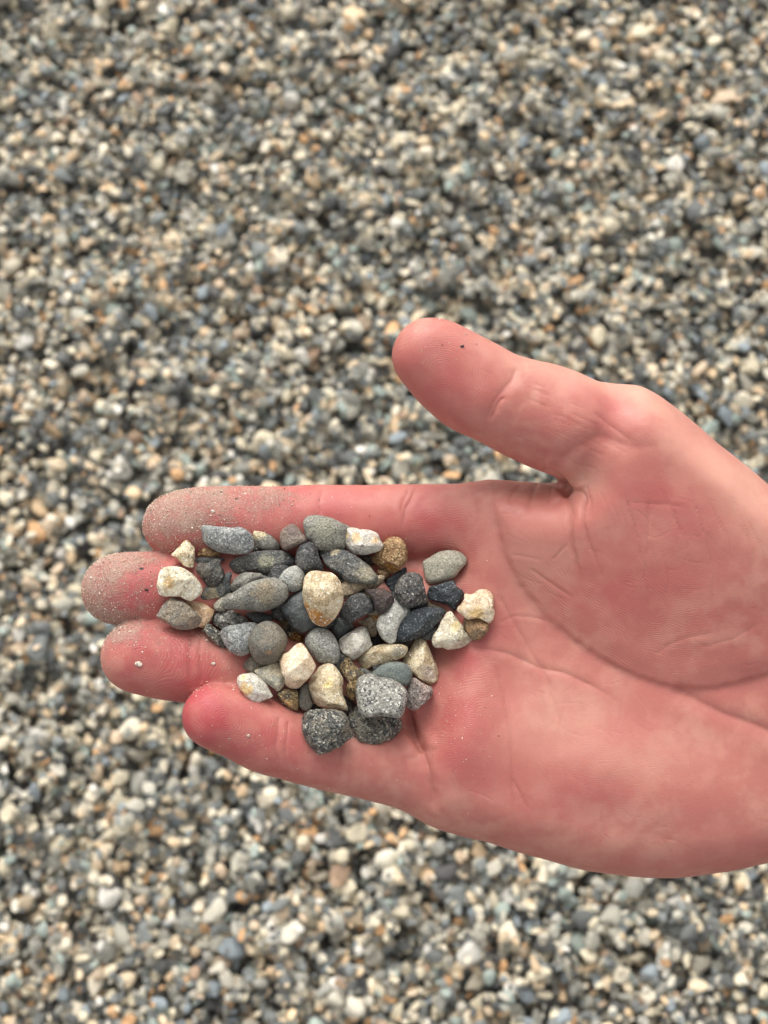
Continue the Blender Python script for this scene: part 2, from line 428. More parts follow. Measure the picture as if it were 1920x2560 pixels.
# hair-fine skin lines all over the palm, each following the lie of the skin there
_r = random.Random(5)
for _k in range(170):
    _x = _r.uniform(1120, 1910); _y = _r.uniform(1240, 2120)
    _a = 1.25 + _r.gauss(0, .25) if _r.random() < .6 else 0.35 + _r.gauss(0, .3)
    if _y > 1700 + (_x - 1300) * .1: _a += .2
    _L = _r.uniform(20, 90); _b = _r.gauss(0, .25)
    CREASES.append(([(_x, _y), (_x + math.cos(_a) * _L * .5, _y + math.sin(_a) * _L * .5), (_x + math.cos(_a + _b) * _L, _y + math.sin(_a + _b) * _L)], _r.uniform(0.015, 0.045), 0.25))
for _k in range(22):
    _x = _r.uniform(1180, 1520); _y = 930 + (_x - 1180) * .38 + _r.uniform(-20, 170); _a = .45 + _r.gauss(0, .12); _L = _r.uniform(20, 70)
    CREASES.append(([(_x, _y), (_x + math.cos(_a) * _L * .5, _y + math.sin(_a) * _L * .5), (_x + math.cos(_a) * _L, _y + math.sin(_a) * _L)], _r.uniform(0.015, 0.04), 0.25))

def bumps_px(px, py):
    """soft hills and hollows of the palm, mm"""
    g = lambda cx, cy, sx, sy, a, ang=0: a * np.exp(-((((px - cx) * math.cos(ang) + (py - cy) * math.sin(ang)) / sx) ** 2 + ((-(px - cx) * math.sin(ang) + (py - cy) * math.cos(ang)) / sy) ** 2))
    b = g(1500, 1930, 330, 150, 3.6, 0.12) + g(1150, 1830, 90, 110, 2.6) + g(1170, 1400, 70, 110, 1.0) + g(1130, 1640, 80, 90, 0.8)
    b += g(1300, 1560, 150, 200, -2.0, -0.6) + g(1800, 1990, 230, 120, 1.6)
    b += g(1405, 1185, 34, 26, 1.6, 0.5)
    return b

def palm_fields(GX, GY):
    """2D: signed distance to the palm outline, centre height, extra top height"""
    px, py = to_px(GX, GY, PALM_TOP + 4)
    zc = PALM_TOP + lift_px(px, py)
    pts = catmull([P(a, b, PALM_TOP + float(lift_px(np.float64(a), np.float64(b))))[:2] for a, b in PALM], 3, True)
    d, _ = seg_dist(GX, GY, np.vstack([pts, pts[:1]]))
    d = np.where(inside(GX, GY, pts), -d, d)
    px, py = to_px(GX, GY, zc + PR)
    life = catmull(LIFE, 4); ld, _ = seg_dist(px, py, life)
    th = catmull(THENAR, 3, True); ins = inside(px, py, th)
    ed, _ = seg_dist(px, py, np.vstack([th, th[:1]]))
    mound = np.where(ins, 5.6 * np.sqrt(sm(ld, -70, 400)) - 1.2, -0.8 * np.exp(-(ld / 60.0) ** 2))
    mound = np.where(ins, mound * sm(ed, -25, 60), mound)
    return d, zc, mound + bumps_px(px, py) * 1.0

def hand_sdf(st):
    x0, x1 = -86.0, 214.0; y0, y1 = -97.0, 54.0; z0, z1 = -33.0, 24.0
    xs = np.arange(x0, x1, st); ys = np.arange(y0, y1, st); zs = np.arange(z0, z1, st)
    GX, GY = np.meshgrid(xs, ys, indexing='ij')
    d2, zc, mo = palm_fields(GX, GY)
    Z = zs[None, None, :].astype(np.float32)
    q = np.maximum(d2 + PR, 0)[:, :, None].astype(np.float32)
    zz = Z - zc[:, :, None].astype(np.float32)
    w = sm(np.minimum(-d2, 14), -3, 12)[:, :, None]
    top = sm(zz, -2, 8)
    palm = np.sqrt(q ** 2 + zz ** 2) - PR - mo[:, :, None].astype(np.float32) * top * w
    palm = palm.astype(np.float32)
    X3 = xs[:, None, None].astype(np.float32); Y3 = ys[None, :, None].astype(np.float32)
    fing = np.full(palm.shape, 40.0, np.float32); fings = {}
    for nm, cps in FINGERS.items():
        pts = np.array([[*P(a, b, h), r * (D0 - h) / F] for a, b, r, h in cps])
        c = catmull(pts, 3)
        lo = c[:, :3].min(0) - 20; hi = c[:, :3].max(0) + 20
        ix = np.searchsorted(xs, [lo[0], hi[0]]); iy = np.searchsorted(ys, [lo[1], hi[1]])
        X = X3[ix[0]:ix[1]]; Y = Y3[:, iy[0]:iy[1]]
        f = np.full((ix[1] - ix[0], iy[1] - iy[0], len(zs)), 40.0, np.float32)
        for i in range(len(c) - 1):
            f = smin(f, roundcone(X, Y, Z, c[i][:3], c[i + 1][:3], c[i][3], c[i + 1][3], 0.9).astype(np.float32), 0.35)
        full = np.full(palm.shape, 40.0, np.float32); full[ix[0]:ix[1], iy[0]:iy[1]] = f
        fings[nm] = full
    f4 = fings['index']
    for nm in ('middle', 'ring', 'pinky'): f4 = smin(f4, fings[nm], 0.8)
    # skin webs that close the gaps between the finger bases
    for a_, b_ in (((1010, 1405, 52, -17), (1180, 1412, 80, -16)), ((1000, 1612, 52, -17), (1160, 1620, 80, -16)), ((985, 1815, 52, -14), (1120, 1830, 80, -14))):
        ca_, cb_ = P(a_[0], a_[1], a_[3]), P(b_[0], b_[1], b_[3])
        f4 = smin(f4, roundcone(X3, Y3, Z, ca_, cb_, a_[2] / 10.2, b_[2] / 10.2, 0.9).astype(np.float32), 3.0)
    # fingers melt into the palm, the thumb does so more softly
    A = smin(palm, f4, 6.0)
    kx = (4.5 + 5.0 * sm(960 + X3 * 10.2, 1400, 1540)).astype(np.float32)
    A = smin(A, fings['thumb'], kx)
    # keep the web between thumb and index open
    return A, xs, ys, zs

ST = 0.8
SDF, xs, ys, zs = hand_sdf(ST)
HV, HF = surface_nets(SDF, np.array([xs[0], ys[0], zs[0]]), ST)
# height of the skin over the hand frame's plane, for resting stones on it
_neg = SDF < 0; _top = _neg.shape[2] - 1 - np.argmax(_neg[:, :, ::-1], axis=2)
_has = _neg.any(2); _i, _j = np.indices(_top.shape); _t1 = np.clip(_top + 1, 0, SDF.shape[2] - 1)
_va = SDF[_i, _j, _top]; _vb = SDF[_i, _j, _t1]
SKIN = np.where(_has, zs[_top] + ST * np.where(_va != _vb, _va / (_va - _vb + 1e-9), 0), -60.0)

# refine once and relax, then carve the creases
tmp = add_mesh('tmp', HV, HF)
m = tmp.modifiers.new('s', 'SMOOTH'); m.factor = 0.5; m.iterations = 3
m = tmp.modifiers.new('d', 'SUBSURF'); m.levels = 1; m.render_levels = 1
dg = bpy.context.evaluated_depsgraph_get(); ev = tmp.evaluated_get(dg); me = bpy.data.meshes.new_from_object(ev)
nv = len(me.vertices); V = np.empty(nv * 3, np.float32); me.vertices.foreach_get('co', V); V = V.reshape(-1, 3).astype(float)
Nn = np.empty(nv * 3, np.float32); me.vertex_normals.foreach_get('vector', Nn); Nn = Nn.reshape(-1, 3).astype(float)
if (Nn[V[:, 2].argmax()][2] < 0): me.flip_normals(); Nn = -Nn
bpy.data.objects.remove(tmp)
PX, PY = to_px(V[:, 0], V[:, 1], V[:, 2])
upw = sm(Nn[:, 2], 0.05, 0.4)
disp = np.zeros(nv); crease = np.zeros(nv)
for pts, dep, wd in CREASES:
    if dep <= 0: continue
    c = catmull(pts, 5); wpx = wd * 10.2
    lo = c.min(0) - wpx * 6; hi = c.max(0) + wpx * 6
    m_ = (PX > lo[0]) & (PX < hi[0]) & (PY > lo[1]) & (PY < hi[1]) & (upw > 0)
    k = np.where(m_)[0]
    wob = np.array([noise.noise(Vector((a * .03, b * .03, dep * 9))) for a, b in zip(PX[k], PY[k])]) * 5.0
    d, s = seg_dist(PX[k] + wob, PY[k] + wob * 0.6, c)
    fade = sm(s, 0.0, 0.12) * sm(1 - s, 0.0, 0.25) if dep < 1.2 else sm(1 - s, 0, 0.15) * sm(s, 0, .1)
    if pts is LIFE: fade = sm(s, 0, .03) * (0.6 + 0.4 * np.sin(s * 9) ** 2)
    prof = np.exp(-(d / wpx) ** 2)
    disp[k] += dep * fade * (-prof + 0.30 * np.exp(-((d - 2.4 * wpx) / (1.5 * wpx)) ** 2)) * upw[k]
    crease[k] = np.maximum(crease[k], np.clip(dep * 2.2, 0.16, 0.9) * fade * np.exp(-(d / (wpx * 0.42)) ** 2) * upw[k])
# faint unevenness of the flesh
un = np.array([noise.noise(Vector(p * 0.075)) * 0.40 + noise.noise(Vector(p * 0.21)) * 0.10 for p in V])
V2 = V + Nn * (disp + un)[:, None]

def gz(cx, cy, sx, sy, ang=0.0):
    c, s = math.cos(ang), math.sin(ang)
    return np.exp(-((((PX - cx) * c + (PY - cy) * s) / sx) ** 2 + ((-(PX - cx) * s + (PY - cy) * c) / sy) ** 2))
red = 0.75 * gz(640, 1850, 210, 80, .25) + 0.9 * gz(500, 1780, 70, 80) + 0.75 * gz(400, 1660, 150, 90) + 0.95 * gz(300, 1490, 140, 90) + 0.75 * gz(480, 1310, 160, 90) \
    + 0.6 * gz(800, 1270, 220, 70) + 0.5 * gz(1130, 1830, 100, 170) + 0.45 * gz(1090, 960, 140, 100, .5) + 0.6 * gz(1090, 1320, 70, 90) + 0.5 * gz(1180, 1590, 70, 160) \
    + 0.55 * gz(1530, 1040, 90, 60, .4) + 0.35 * gz(1660, 1250, 120, 80) + 0.4 * gz(1520, 1480, 160, 90) + 0.35 * gz(1450, 1950, 160, 90) + 0.25 * gz(1850, 1550, 160, 120) + 0.3 * gz(1350, 1100, 80, 60)
pale = 0.8 * gz(1560, 960, 160, 40, .35) + 0.68 * gz(1800, 1180, 190, 60, .7) + 0.45 * gz(1330, 900, 120, 40, .35) + 0.3 * gz(1330, 1400, 90, 120) + 0.4 * gz(1400, 1800, 130, 90) + 0.2 * gz(1880, 1300, 90, 110) + 0.4 * gz(1450, 1200, 60, 40) + .35 * gz(1560, 1900, 200, 60)  # pale skin mottling, plus highlights painted along the upper thumb and wrist edge
brown = sm(-Nn[:, 2], -0.15, 0.5)  # rim shade put into the colour: skin turning away from the lens goes brown
dust = 1.0 * gz(415, 1265, 70, 62, -.4) + 0.85 * gz(500, 1240, 140, 34) + 0.62 * gz(450, 1320, 130, 62) + 0.6 * gz(690, 1240, 60, 32) + 0.35 * gz(620, 1300, 190, 70) + 0.72 * gz(235, 1440, 60, 70, .4) + 0.8 * gz(300, 1400, 100, 34) \
    + 0.55 * gz(290, 1490, 130, 90) + 0.75 * gz(290, 1575, 60, 42, -.5) + 0.40 * gz(560, 1610, 90, 50) + 0.28 * gz(400, 1600, 160, 60) + 0.35 * gz(500, 1725, 60, 20) + 0.22 * gz(640, 1700, 90, 60) + .5 * gz(250, 1540, 60, 30, .6) + 0.12 * gz(700, 1850, 200, 60) + 0.2 * gz(1130, 1790, 90, 80) + .14 * gz(1090, 860, 100, 60)
# papillary ridge flow: phase in ridges, and how strongly it shows
ph = np.zeros(nv); st_ = np.zeros(nv)
def ridge(p, s):
    global ph, st_
    m_ = s > st_; ph = np.where(m_, p, ph); st_ = np.where(m_, s, st_)
pitch = 5.3
ridge(np.hypot((PX - 430) * .7, (PY - 1310)) / pitch, 0.6 * gz(470, 1310, 130, 80) ** .5 * (PX < 700))
ridge(np.hypot((PX - 300) * .7, (PY - 1470)) / pitch, 0.9 * gz(300, 1480, 120, 80) ** .5 * (PX < 600))
ridge(np.hypot((PX - 350) * .7 - (PY - 1640) * .2, (PY - 1640)) / pitch, 1.0 * gz(400, 1650, 150, 80) ** .5 * (PX < 640))
ridge(np.hypot((PX - 560) * .75 - (PY - 1790) * .3, (PY - 1800)) / pitch, 0.9 * gz(580, 1800, 120, 80, .3) ** .5 * (PX < 760))
ridge(np.hypot((PX - 1100) * .8, (PY - 930)) / pitch, 0.9 * gz(1110, 920, 110, 100, .4) ** .5)
ridge(((PX - 1180) + (PY - 1300) * .6) / pitch, 0.5 * gz(760, 1280, 200, 70) ** .5 * (PX < 1000))
ridge(((PX - 900) * .45 - (PY - 1830)) / pitch, 0.5 * gz(800, 1880, 130, 70) ** .5)
ridge((PY - 1300 - ((PX - 1110) ** 2) * 0.0016) / pitch, 1.0 * gz(1120, 1420, 110, 150) ** .5)
ridge((PY - 1700 + (PX - 1200) * .3) / pitch, 1.0 * gz(1130, 1760, 110, 130) ** .5)
ridge((PY - 1900 - (PX - 1400) * .1) / pitch, 0.5 * gz(1550, 1950, 280, 130) ** .5)
ld, _s = seg_dist(PX, PY, catmull(LIFE, 4)); thp = catmull(THENAR, 2, True)
ridge(ld / pitch, 1.0 * (inside(PX, PY, thp) & (ld > 8)) * gz(1500, 1500, 240, 160, .5) ** .5)
ridge(((PX - 1300) * .3 + (PY - 1000)) / pitch, 0.5 * gz(1400, 1060, 110, 70, .4) ** .5)
st_ *= sm(st_, 0.25, 0.6)

def skin_material():
    m = bpy.data.materials.new('skin'); t = NT(m)
    co = t.node('ShaderNodeTexCoord').outputs['Object']
    wv = t.node('ShaderNodeVectorMath', {'operation': 'ADD'}).outputs[0]
    big = t.noise(co, 42.0, 2.0, 0.5, 0.0); mid = t.noise(co, 150.0, 2.0, 0.5, 0.0); fine = t.noise(co, 1500.0, 2.0, 0.6)
    c = t.mix(t.ramp(t.math('ADD', t.math('MULTIPLY', mid, .7), t.math('MULTIPLY', t.noise(co, 420.0, 2.0), .3)), 0.38, 0.64), (0.470, 0.170, 0.136), (0.545, 0.245, 0.190))
    c = t.mix(t.ramp(big, 0.38, 0.66, 0.0, 0.6), c, (0.465, 0.145, 0.122))
    c = t.mix(t.math('MULTIPLY', t.attr('red'), t.ramp(mid, 0.3, 0.7, 1.15, 0.7), True), c, (0.42, 0.078, 0.082))
    c = t.mix(t.math('MULTIPLY', t.attr('pale'), 0.75), c, (0.68, 0.40, 0.295))
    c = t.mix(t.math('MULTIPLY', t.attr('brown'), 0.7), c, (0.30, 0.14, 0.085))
    c = t.mix(t.math('MULTIPLY', t.attr('crease'), 0.30), c, (0.34, 0.10, 0.08))
    # dry grey-tan dust where the fingertips dug into the gravel
    dn = t.noise(co, 2600.0, 2.0, 0.8); dn2 = t.noise(co, 240.0, 3.0, 0.6)
    dsum = t.math('ADD', t.attr('dust'), t.math('MULTIPLY', t.math('SUBTRACT', dn2, 0.5), 1.5))
    df = t.ramp(t.math('ADD', dsum, t.math('MULTIPLY', t.math('SUBTRACT', dn, 0.5), 1.7)), 0.28, 1.15, 0.0, 0.72)
    df = t.math('MULTIPLY', df, t.ramp(t.attr('dust'), 0.03, 0.25))
    dc = t.mix(t.ramp(t.noise(co, 3300.0, 1.0), 0.34, 0.66), (0.22, 0.165, 0.125), (0.44, 0.35, 0.27))
    c = t.mix(df, c, dc)
    t.put(t.bsdf.inputs['Base Color'], c)
    t.put(t.bsdf.inputs['Roughness'], t.math('ADD', t.ramp(fine, 0.3, 0.7, 0.42, 0.56), t.math('MULTIPLY', df, 0.35)))
    t.bsdf.inputs['Specular IOR Level'].default_value = 0.38
    t.bsdf.inputs['Subsurface Weight'].default_value = 0.28
    t.bsdf.inputs['Subsurface Radius'].default_value = (1.0, 0.32, 0.2)
    t.bsdf.inputs['Subsurface Scale'].default_value = 0.0028
    # ridges: sine of the flow phase
    wob = t.math('MULTIPLY', t.noise(co, 160.0, 1.0), 7.0)
    sn = t.math('SINE', t.math('MULTIPLY', t.math('ADD', t.attr('ridge_phase'), wob), 6.2832))
    h = t.math('MULTIPLY', sn, t.attr('ridge_strength'))
    b1 = t.node('ShaderNodeBump', None, Strength=0.5, Distance=0.00005, Height=h)
    cr = t.math('MULTIPLY', t.attr('crease'), -1.0)
    b2 = t.node('ShaderNodeBump', None, Strength=1.0, Distance=0.00022, Height=cr, Normal=b1.outputs[0])
    vor = t.node('ShaderNodeTexVoronoi', {'feature': 'DISTANCE_TO_EDGE'}, Vector=co, Scale=900.0)
    b3 = t.node('ShaderNodeBump', None, Strength=0.35, Distance=0.00005, Height=t.ramp(vor.outputs[0], 0.0, 0.12), Normal=b2.outputs[0])
    b4 = t.node('ShaderNodeBump', None, Strength=0.9, Distance=0.00018, Height=df, Normal=b3.outputs[0])
    t.put(t.bsdf.inputs['Normal'], b4.outputs[0])
    return m

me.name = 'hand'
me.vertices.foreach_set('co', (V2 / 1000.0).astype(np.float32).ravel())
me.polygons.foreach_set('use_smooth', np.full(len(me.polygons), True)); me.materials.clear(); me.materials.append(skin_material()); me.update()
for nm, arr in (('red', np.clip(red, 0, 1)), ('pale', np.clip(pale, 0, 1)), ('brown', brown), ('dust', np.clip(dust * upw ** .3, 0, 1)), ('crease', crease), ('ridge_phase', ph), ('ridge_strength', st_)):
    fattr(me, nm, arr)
hand = bpy.data.objects.new('hand', me); COL.objects.link(hand)
hand.location = HAND_O; hand.rotation_euler = (TILT, 0, 0)
hand['label'] = 'bare open hand with flushed pink palm up, dusty fingertips, cupping a small pile of pebbles'
hand['category'] = 'hand'

# ================================================================== STONES IN THE HAND
CROPS = {2: (380, 1260, 4.1475), 3: (700, 1260, 4.1475), 4: (880, 1320, 4.1475), 5: (560, 1560, 5.53), 6: (780, 1560, 4.8794)}
def stone_material(name, k, base, alt, spots=(), scale=1.0, grain=0.5, dark=(0.03, 0.032, 0.035), light=(0.6, 0.58, 0.54), fd=0.3, fl=0.3, rough=0.6, bump=0.5, sss=0.0, vein=None):
    """k: seed. grain: crystal size in mm, fd / fl: share of dark and light crystals, spots: (x, y, z, r, colour) in mm"""
    m = bpy.data.materials.new(name); t = NT(m)
    co = t.node('ShaderNodeTexCoord').outputs['Object']
    off = t.node('ShaderNodeVectorMath', {'operation': 'ADD'}); t.l.new(co, off.inputs[0]); off.inputs[1].default_value = (k * .37, k * .11, k * .53)
    v = off.outputs[0]
    n_big = t.noise(v, 210.0 * scale, 4.0, 0.6, 0.8); n_mid = t.noise(v, 620.0 * scale, 4.0, 0.65, 0.4)
    c = t.mix(t.ramp(t.math('ADD', t.math('MULTIPLY', n_big, 0.65), t.math('MULTIPLY', n_mid, 0.35)), 0.43, 0.57), base, alt)
    if vein:
        vn = t.math('ABSOLUTE', t.math('SUBTRACT', t.noise(v, 150.0, 3.0, 0.5, 1.5), 0.5))
        c = t.mix(t.ramp(vn, 0.035, 0.0, 0.0, 0.8), c, vein)
    for (sx, sy, sz, r, sc) in spots:
        dd = t.node('ShaderNodeVectorMath', {'operation': 'DISTANCE'}); t.l.new(co, dd.inputs[0]); dd.inputs[1].default_value = (sx / 1000, sy / 1000, sz / 1000)
        q = t.math('ADD', t.math('MULTIPLY', dd.outputs['Value'], 1000.0 / r), t.math('ADD', t.math('MULTIPLY', t.math('SUBTRACT', n_mid, 0.5), 2.4), t.math('MULTIPLY', t.math('SUBTRACT', n_big, 0.5), 2.0)))
        c = t.mix(t.ramp(q, 1.35, 0.55, 0.0, 0.85), c, sc)
    vo = t.node('ShaderNodeTexVoronoi', None, Vector=v, Scale=1150.0 / grain, Randomness=1.0)
    rnd = t.node('ShaderNodeSeparateColor', None, Color=vo.outputs['Color'])
    n_f = t.noise(v, 1000.0 / grain * 0.8, 3.0, 0.7)
    if fd > 0:
        c = t.mix(t.math('MULTIPLY', t.ramp(rnd.outputs[0], fd + .02, fd - .02), t.ramp(n_f, .42, .56, 0.1, 0.62 if grain < .5 else .92)), c, dark)
    if fl > 0:
        c = t.mix(t.math('MULTIPLY', t.ramp(rnd.outputs[1], fl + .02, fl - .02), t.ramp(n_f, .45, .62, 0.08, 0.62 if grain < .5 else .9)), c, light)
    fine = t.noise(v, 2600.0, 2.0, 0.7)
    c = t.mix(0.55, c, t.mix(t.ramp(fine, 0.3, 0.7), (0.20, 0.20, 0.20), (0.84, 0.84, 0.84)), 'OVERLAY')
    # small scattered dark spots
    pit = t.noise(v, 900.0 * scale, 3.0, 0.6)
    c = t.mix(t.ramp(pit, 0.36, 0.27, 0.0, 0.65), c, (0.05, 0.045, 0.04))
    t.put(t.bsdf.inputs['Base Color'], c)
    t.put(t.bsdf.inputs['Roughness'], t.ramp(n_f, 0.35, 0.65, rough - 0.12, rough + 0.12))
    t.bsdf.inputs['Specular IOR Level'].default_value = 0.42
    if sss > 0:
        t.bsdf.inputs['Subsurface Weight'].default_value = sss; t.bsdf.inputs['Subsurface Radius'].default_value = (1.0, 0.85, 0.65); t.bsdf.inputs['Subsurface Scale'].default_value = 0.0012
    hb = t.math('ADD', t.math('MULTIPLY', n_mid, 0.9), t.math('MULTIPLY', n_f, 0.55))
    b = t.node('ShaderNodeBump', None, Strength=bump, Distance=0.0010, Height=hb)
    t.put(t.bsdf.inputs['Normal'], b.outputs[0])
    return m

L = s2l
KINDS = {
    'bluegrey':  dict(base=L((112, 115, 114)), alt=L((142, 142, 136)), grain=0.40, fd=.30, fl=.34, light=L((214, 214, 208)), dark=L((48, 52, 56)), bump=.5, rough=.6),
    'grey':      dict(base=L((110, 108, 100)), alt=L((136, 133, 122)), grain=0.38, fd=.24, fl=.16, light=L((190, 186, 172)), dark=L((60, 60, 58)), bump=.6, rough=.66),
    'darkgrey':  dict(base=L((76, 78, 78)), alt=L((108, 107, 100)), grain=0.42, fd=.28, fl=.16, light=L((180, 178, 166)), dark=L((38, 40, 42)), bump=.8, rough=.6),
    'charcoal':  dict(base=L((58, 60, 62)), alt=L((84, 84, 82)), grain=0.42, fd=.30, fl=.12, light=L((165, 160, 152)), dark=L((26, 27, 29)), bump=.9, rough=.52),
    'slate':     dict(base=L((70, 74, 74)), alt=L((86, 88, 86)), grain=0.30, fd=.16, fl=.08, light=L((150, 154, 150)), dark=L((46, 50, 50)), bump=.3, rough=.5),
    'greenslate': dict(base=L((94, 102, 98)), alt=L((108, 114, 106)), grain=0.32, fd=.10, fl=.06, light=L((150, 156, 148)), dark=L((66, 72, 70)), bump=.25, rough=.6),
    'navy':      dict(base=L((50, 56, 60)), alt=L((66, 71, 74)), grain=0.38, fd=.18, fl=.16, light=L((176, 184, 188)), dark=L((26, 32, 38)), bump=.8, rough=.45),
    'granite':   dict(base=L((128, 126, 118)), alt=L((148, 145, 136)), grain=0.58, fd=.36, fl=.30, light=L((222, 218, 206)), dark=L((60, 60, 62)), bump=.6, rough=.6),
    'darkgranite': dict(base=L((78, 80, 78)), alt=L((116, 110, 96)), grain=0.52, fd=.40, fl=.30, light=L((196, 190, 174)), dark=L((24, 26, 28)), bump=1.0, rough=.5),
    'cream':     dict(base=L((212, 196, 164)), alt=L((176, 156, 122)), grain=0.6, fd=.04, fl=.20, light=L((240, 232, 212)), dark=L((120, 110, 92)), bump=.5, rough=.55, sss=.15),
    'white':     dict(base=L((216, 207, 182)), alt=L((186, 174, 148)), grain=0.7, fd=.03, fl=.22, light=L((246, 242, 230)), dark=L((130, 122, 106)), bump=.6, rough=.5, sss=.2),
    'quartz':    dict(base=L((198, 192, 180)), alt=L((172, 164, 150)), grain=0.9, fd=.02, fl=.15, light=L((236, 234, 228)), dark=L((130, 128, 122)), bump=.25, rough=.36, sss=.35),
    'pinkcream': dict(base=L((218, 200, 172)), alt=L((198, 174, 144)), grain=0.8, fd=.02, fl=.1, light=L((244, 230, 212)), dark=L((150, 124, 98)), bump=.3, rough=.5, sss=.2),
    'tan':       dict(base=L((176, 156, 128)), alt=L((144, 130, 110)), grain=0.45, fd=.16, fl=.18, light=L((212, 198, 170)), dark=L((84, 76, 64)), bump=.8, rough=.66),
    'golden':    dict(base=L((182, 146, 104)), alt=L((134, 102, 68)), grain=0.5, fd=.14, fl=.22, light=L((226, 202, 152)), dark=L((84, 58, 34)), bump=1.0, rough=.5),
    'brown':     dict(base=L((150, 118, 84)), alt=L((118, 98, 76)), grain=0.4, fd=.16, fl=.1, light=L((196, 170, 134)), dark=L((66, 54, 42)), bump=.8, rough=.66),
    'olive':     dict(base=L((116, 108, 94)), alt=L((100, 97, 88)), grain=0.35, fd=.2, fl=.08, light=L((160, 152, 134)), dark=L((62, 60, 54)), bump=.45, rough=.66),
    'beige':     dict(base=L((168, 162, 144)), alt=L((152, 148, 132)), grain=0.35, fd=.18, fl=.18, light=L((206, 200, 180)), dark=L((104, 100, 88)), bump=.45, rough=.66),
    'redblack':  dict(base=L((66, 58, 56)), alt=L((92, 74, 68)), grain=0.42, fd=.34, fl=.10, light=L((160, 144, 134)), dark=L((26, 24, 24)), bump=1.0, rough=.46),
    'pinkgrey':  dict(base=L((172, 152, 142)), alt=L((142, 132, 124)), grain=0.5, fd=.2, fl=.2, light=L((222, 208, 198)), dark=L((76, 68, 64)), bump=1.0, rough=.6),
    'mottle':    dict(base=L((150, 124, 84)), alt=L((84, 78, 66)), grain=0.6, fd=.28, fl=.2, light=L((216, 196, 150)), dark=L((32, 34, 36)), bump=1.0, rough=.5),
}
OR = L((176, 118, 48)); YE = L((204, 170, 112)); TN = L((178, 146, 96)); WH = L((232, 226, 206)); DK = L((58, 58, 58)); PK = L((206, 168, 140))
# (crop, layer, kind, thickness factor, roughness of form, facets, outline, spots (px in crop, r mm, colour), label)
ST_ = []
def S(crop, layer, kind, th, lump, fac, pts, label, spots=(), **kw): ST_.append((crop, layer, kind, th, lump, fac, pts, label, spots, kw))

# ---- lowest: only partly seen
S(2, 0, 'golden', .7, .05, 3, [(470,510),(500,470),(545,450),(620,470),(700,500),(710,540),(600,555),(480,545)], 'small ochre pebble peeking from below the oblong blue-grey pebble')
S(2, 0, 'slate', .5, .04, 2, [(445,560),(560,545),(700,550),(762,568),(755,590),(640,612),(520,640),(450,640),(428,600)], 'thin slate-grey sliver lying just below the small ochre pebble')
S(2, 0, 'slate', .45, .07, 4, [(540,860),(640,850),(720,790),(750,715),(800,700),(835,735),(812,820),(840,900),(760,955),(650,980),(540,1000),(455,990),(490,930),(510,880)], 'flat grey-green shard between the brown-grey lump and the leaf-shaped pebble', [(640, 920, 2.2, L((150, 138, 112)))])
S(2, 0, 'pinkcream', .6, .04, 3, [(330,1000),(430,1005),(540,1035),(620,1085),(642,1110),(625,1180),(590,1240),(545,1284),(480,1270),(420,1190),(380,1090)], 'smooth pinkish tan pebble tucked behind the rough tan-grey pebble', kind_note=0)
S(2, 0, 'slate', .6, .03, 2, [(980,1130),(1080,1118),(1200,1140),(1280,1170),(1240,1215),(1130,1243),(1040,1222),(990,1180)], 'small dark slate pebble half hidden below the leaf-shaped grey pebble')
S(3, 0, 'mottle', .7, .07, 4, [(0,1150),(45,1150),(90,1220),(150,1300),(230,1370),(245,1420),(180,1462),(110,1442),(60,1340),(10,1260),(-30,1200)], 'dark brown sliver with orange rusty end beside the round olive-brown pebble', [(170, 1410, 2.2, OR)])
S(3, 0, 'tan', .6, .06, 3, [(600,860),(700,780),(850,760),(980,740),(1065,735),(1092,765),(1050,845),(960,892),(870,885),(800,930),(700,985),(620,960)], 'flat sandy chunk under the long dark pebble, right of the big cream pebble')
S(3, 0, 'darkgrey', .7, .04, 2, [(820,540),(900,525),(960,545),(985,610),(940,640),(880,600)], 'grey pebble glimpsed between the white oblong and the long dark pebble')
S(3, 0, 'brown', .7, .05, 3, [(1010,690),(1060,680),(1130,710),(1120,760),(1060,790),(1010,740)], 'small brown pebble in the gap below the golden brown pebble')
S(3, 0, 'navy', .7, .07, 5, [(1075,800),(1150,750),(1240,685),(1300,650),(1322,700),(1270,770),(1220,850),(1190,925),(1130,895)], 'dark greenish-black chip behind the rounded dark granite pebble')
S(3, 0, 'tan', .8, .10, 5, [(790,1220),(880,1190),(960,1120),(1030,1130),(1045,1180),(1000,1240),(1012,1320),(990,1372),(940,1378),(905,1310),(850,1260)], 'knobbly tan-brown pebble between the charcoal and the milky grey pebble', [(1000, 1160, 1.3, OR)])
S(3, 0, 'slate', .7, .02, 2, [(540,1240),(620,1175),(700,1220),(775,1270),(710,1325),(640,1372),(590,1402),(545,1340),(525,1290)], 'plain dark slate pebble below the big cream pebble')
S(3, 0, 'redblack', .7, .06, 4, [(930,1380),(1010,1350),(1080,1430),(1090,1480),(1000,1500),(940,1480)], 'dark brown pebble in the gap above the ivory elongated pebble')
S(4, 0, 'tan', .6, .06, 3, [(770,790),(800,770),(850,780),(930,820),(1000,870),(1010,900),(960,880),(880,860),(800,850)], 'narrow cream-brown pebble above the dark speckled spindle-shaped pebble')
S(4, 0, 'charcoal', .7, .06, 4, [(700,1110),(780,1050),(880,1010),(890,1080),(840,1150),(770,1160)], 'black pebble in the shadow beneath the spindle-shaped dark pebble')
S(4, 0, 'brown', .8, .06, 3, [(1160,960),(1190,930),(1300,920),(1400,965),(1422,1000),(1410,1060),(1370,1120),(1310,1165),(1250,1167),(1200,1105),(1160,1030)], 'round brown pebble below the pinkish cream crystal chunk')
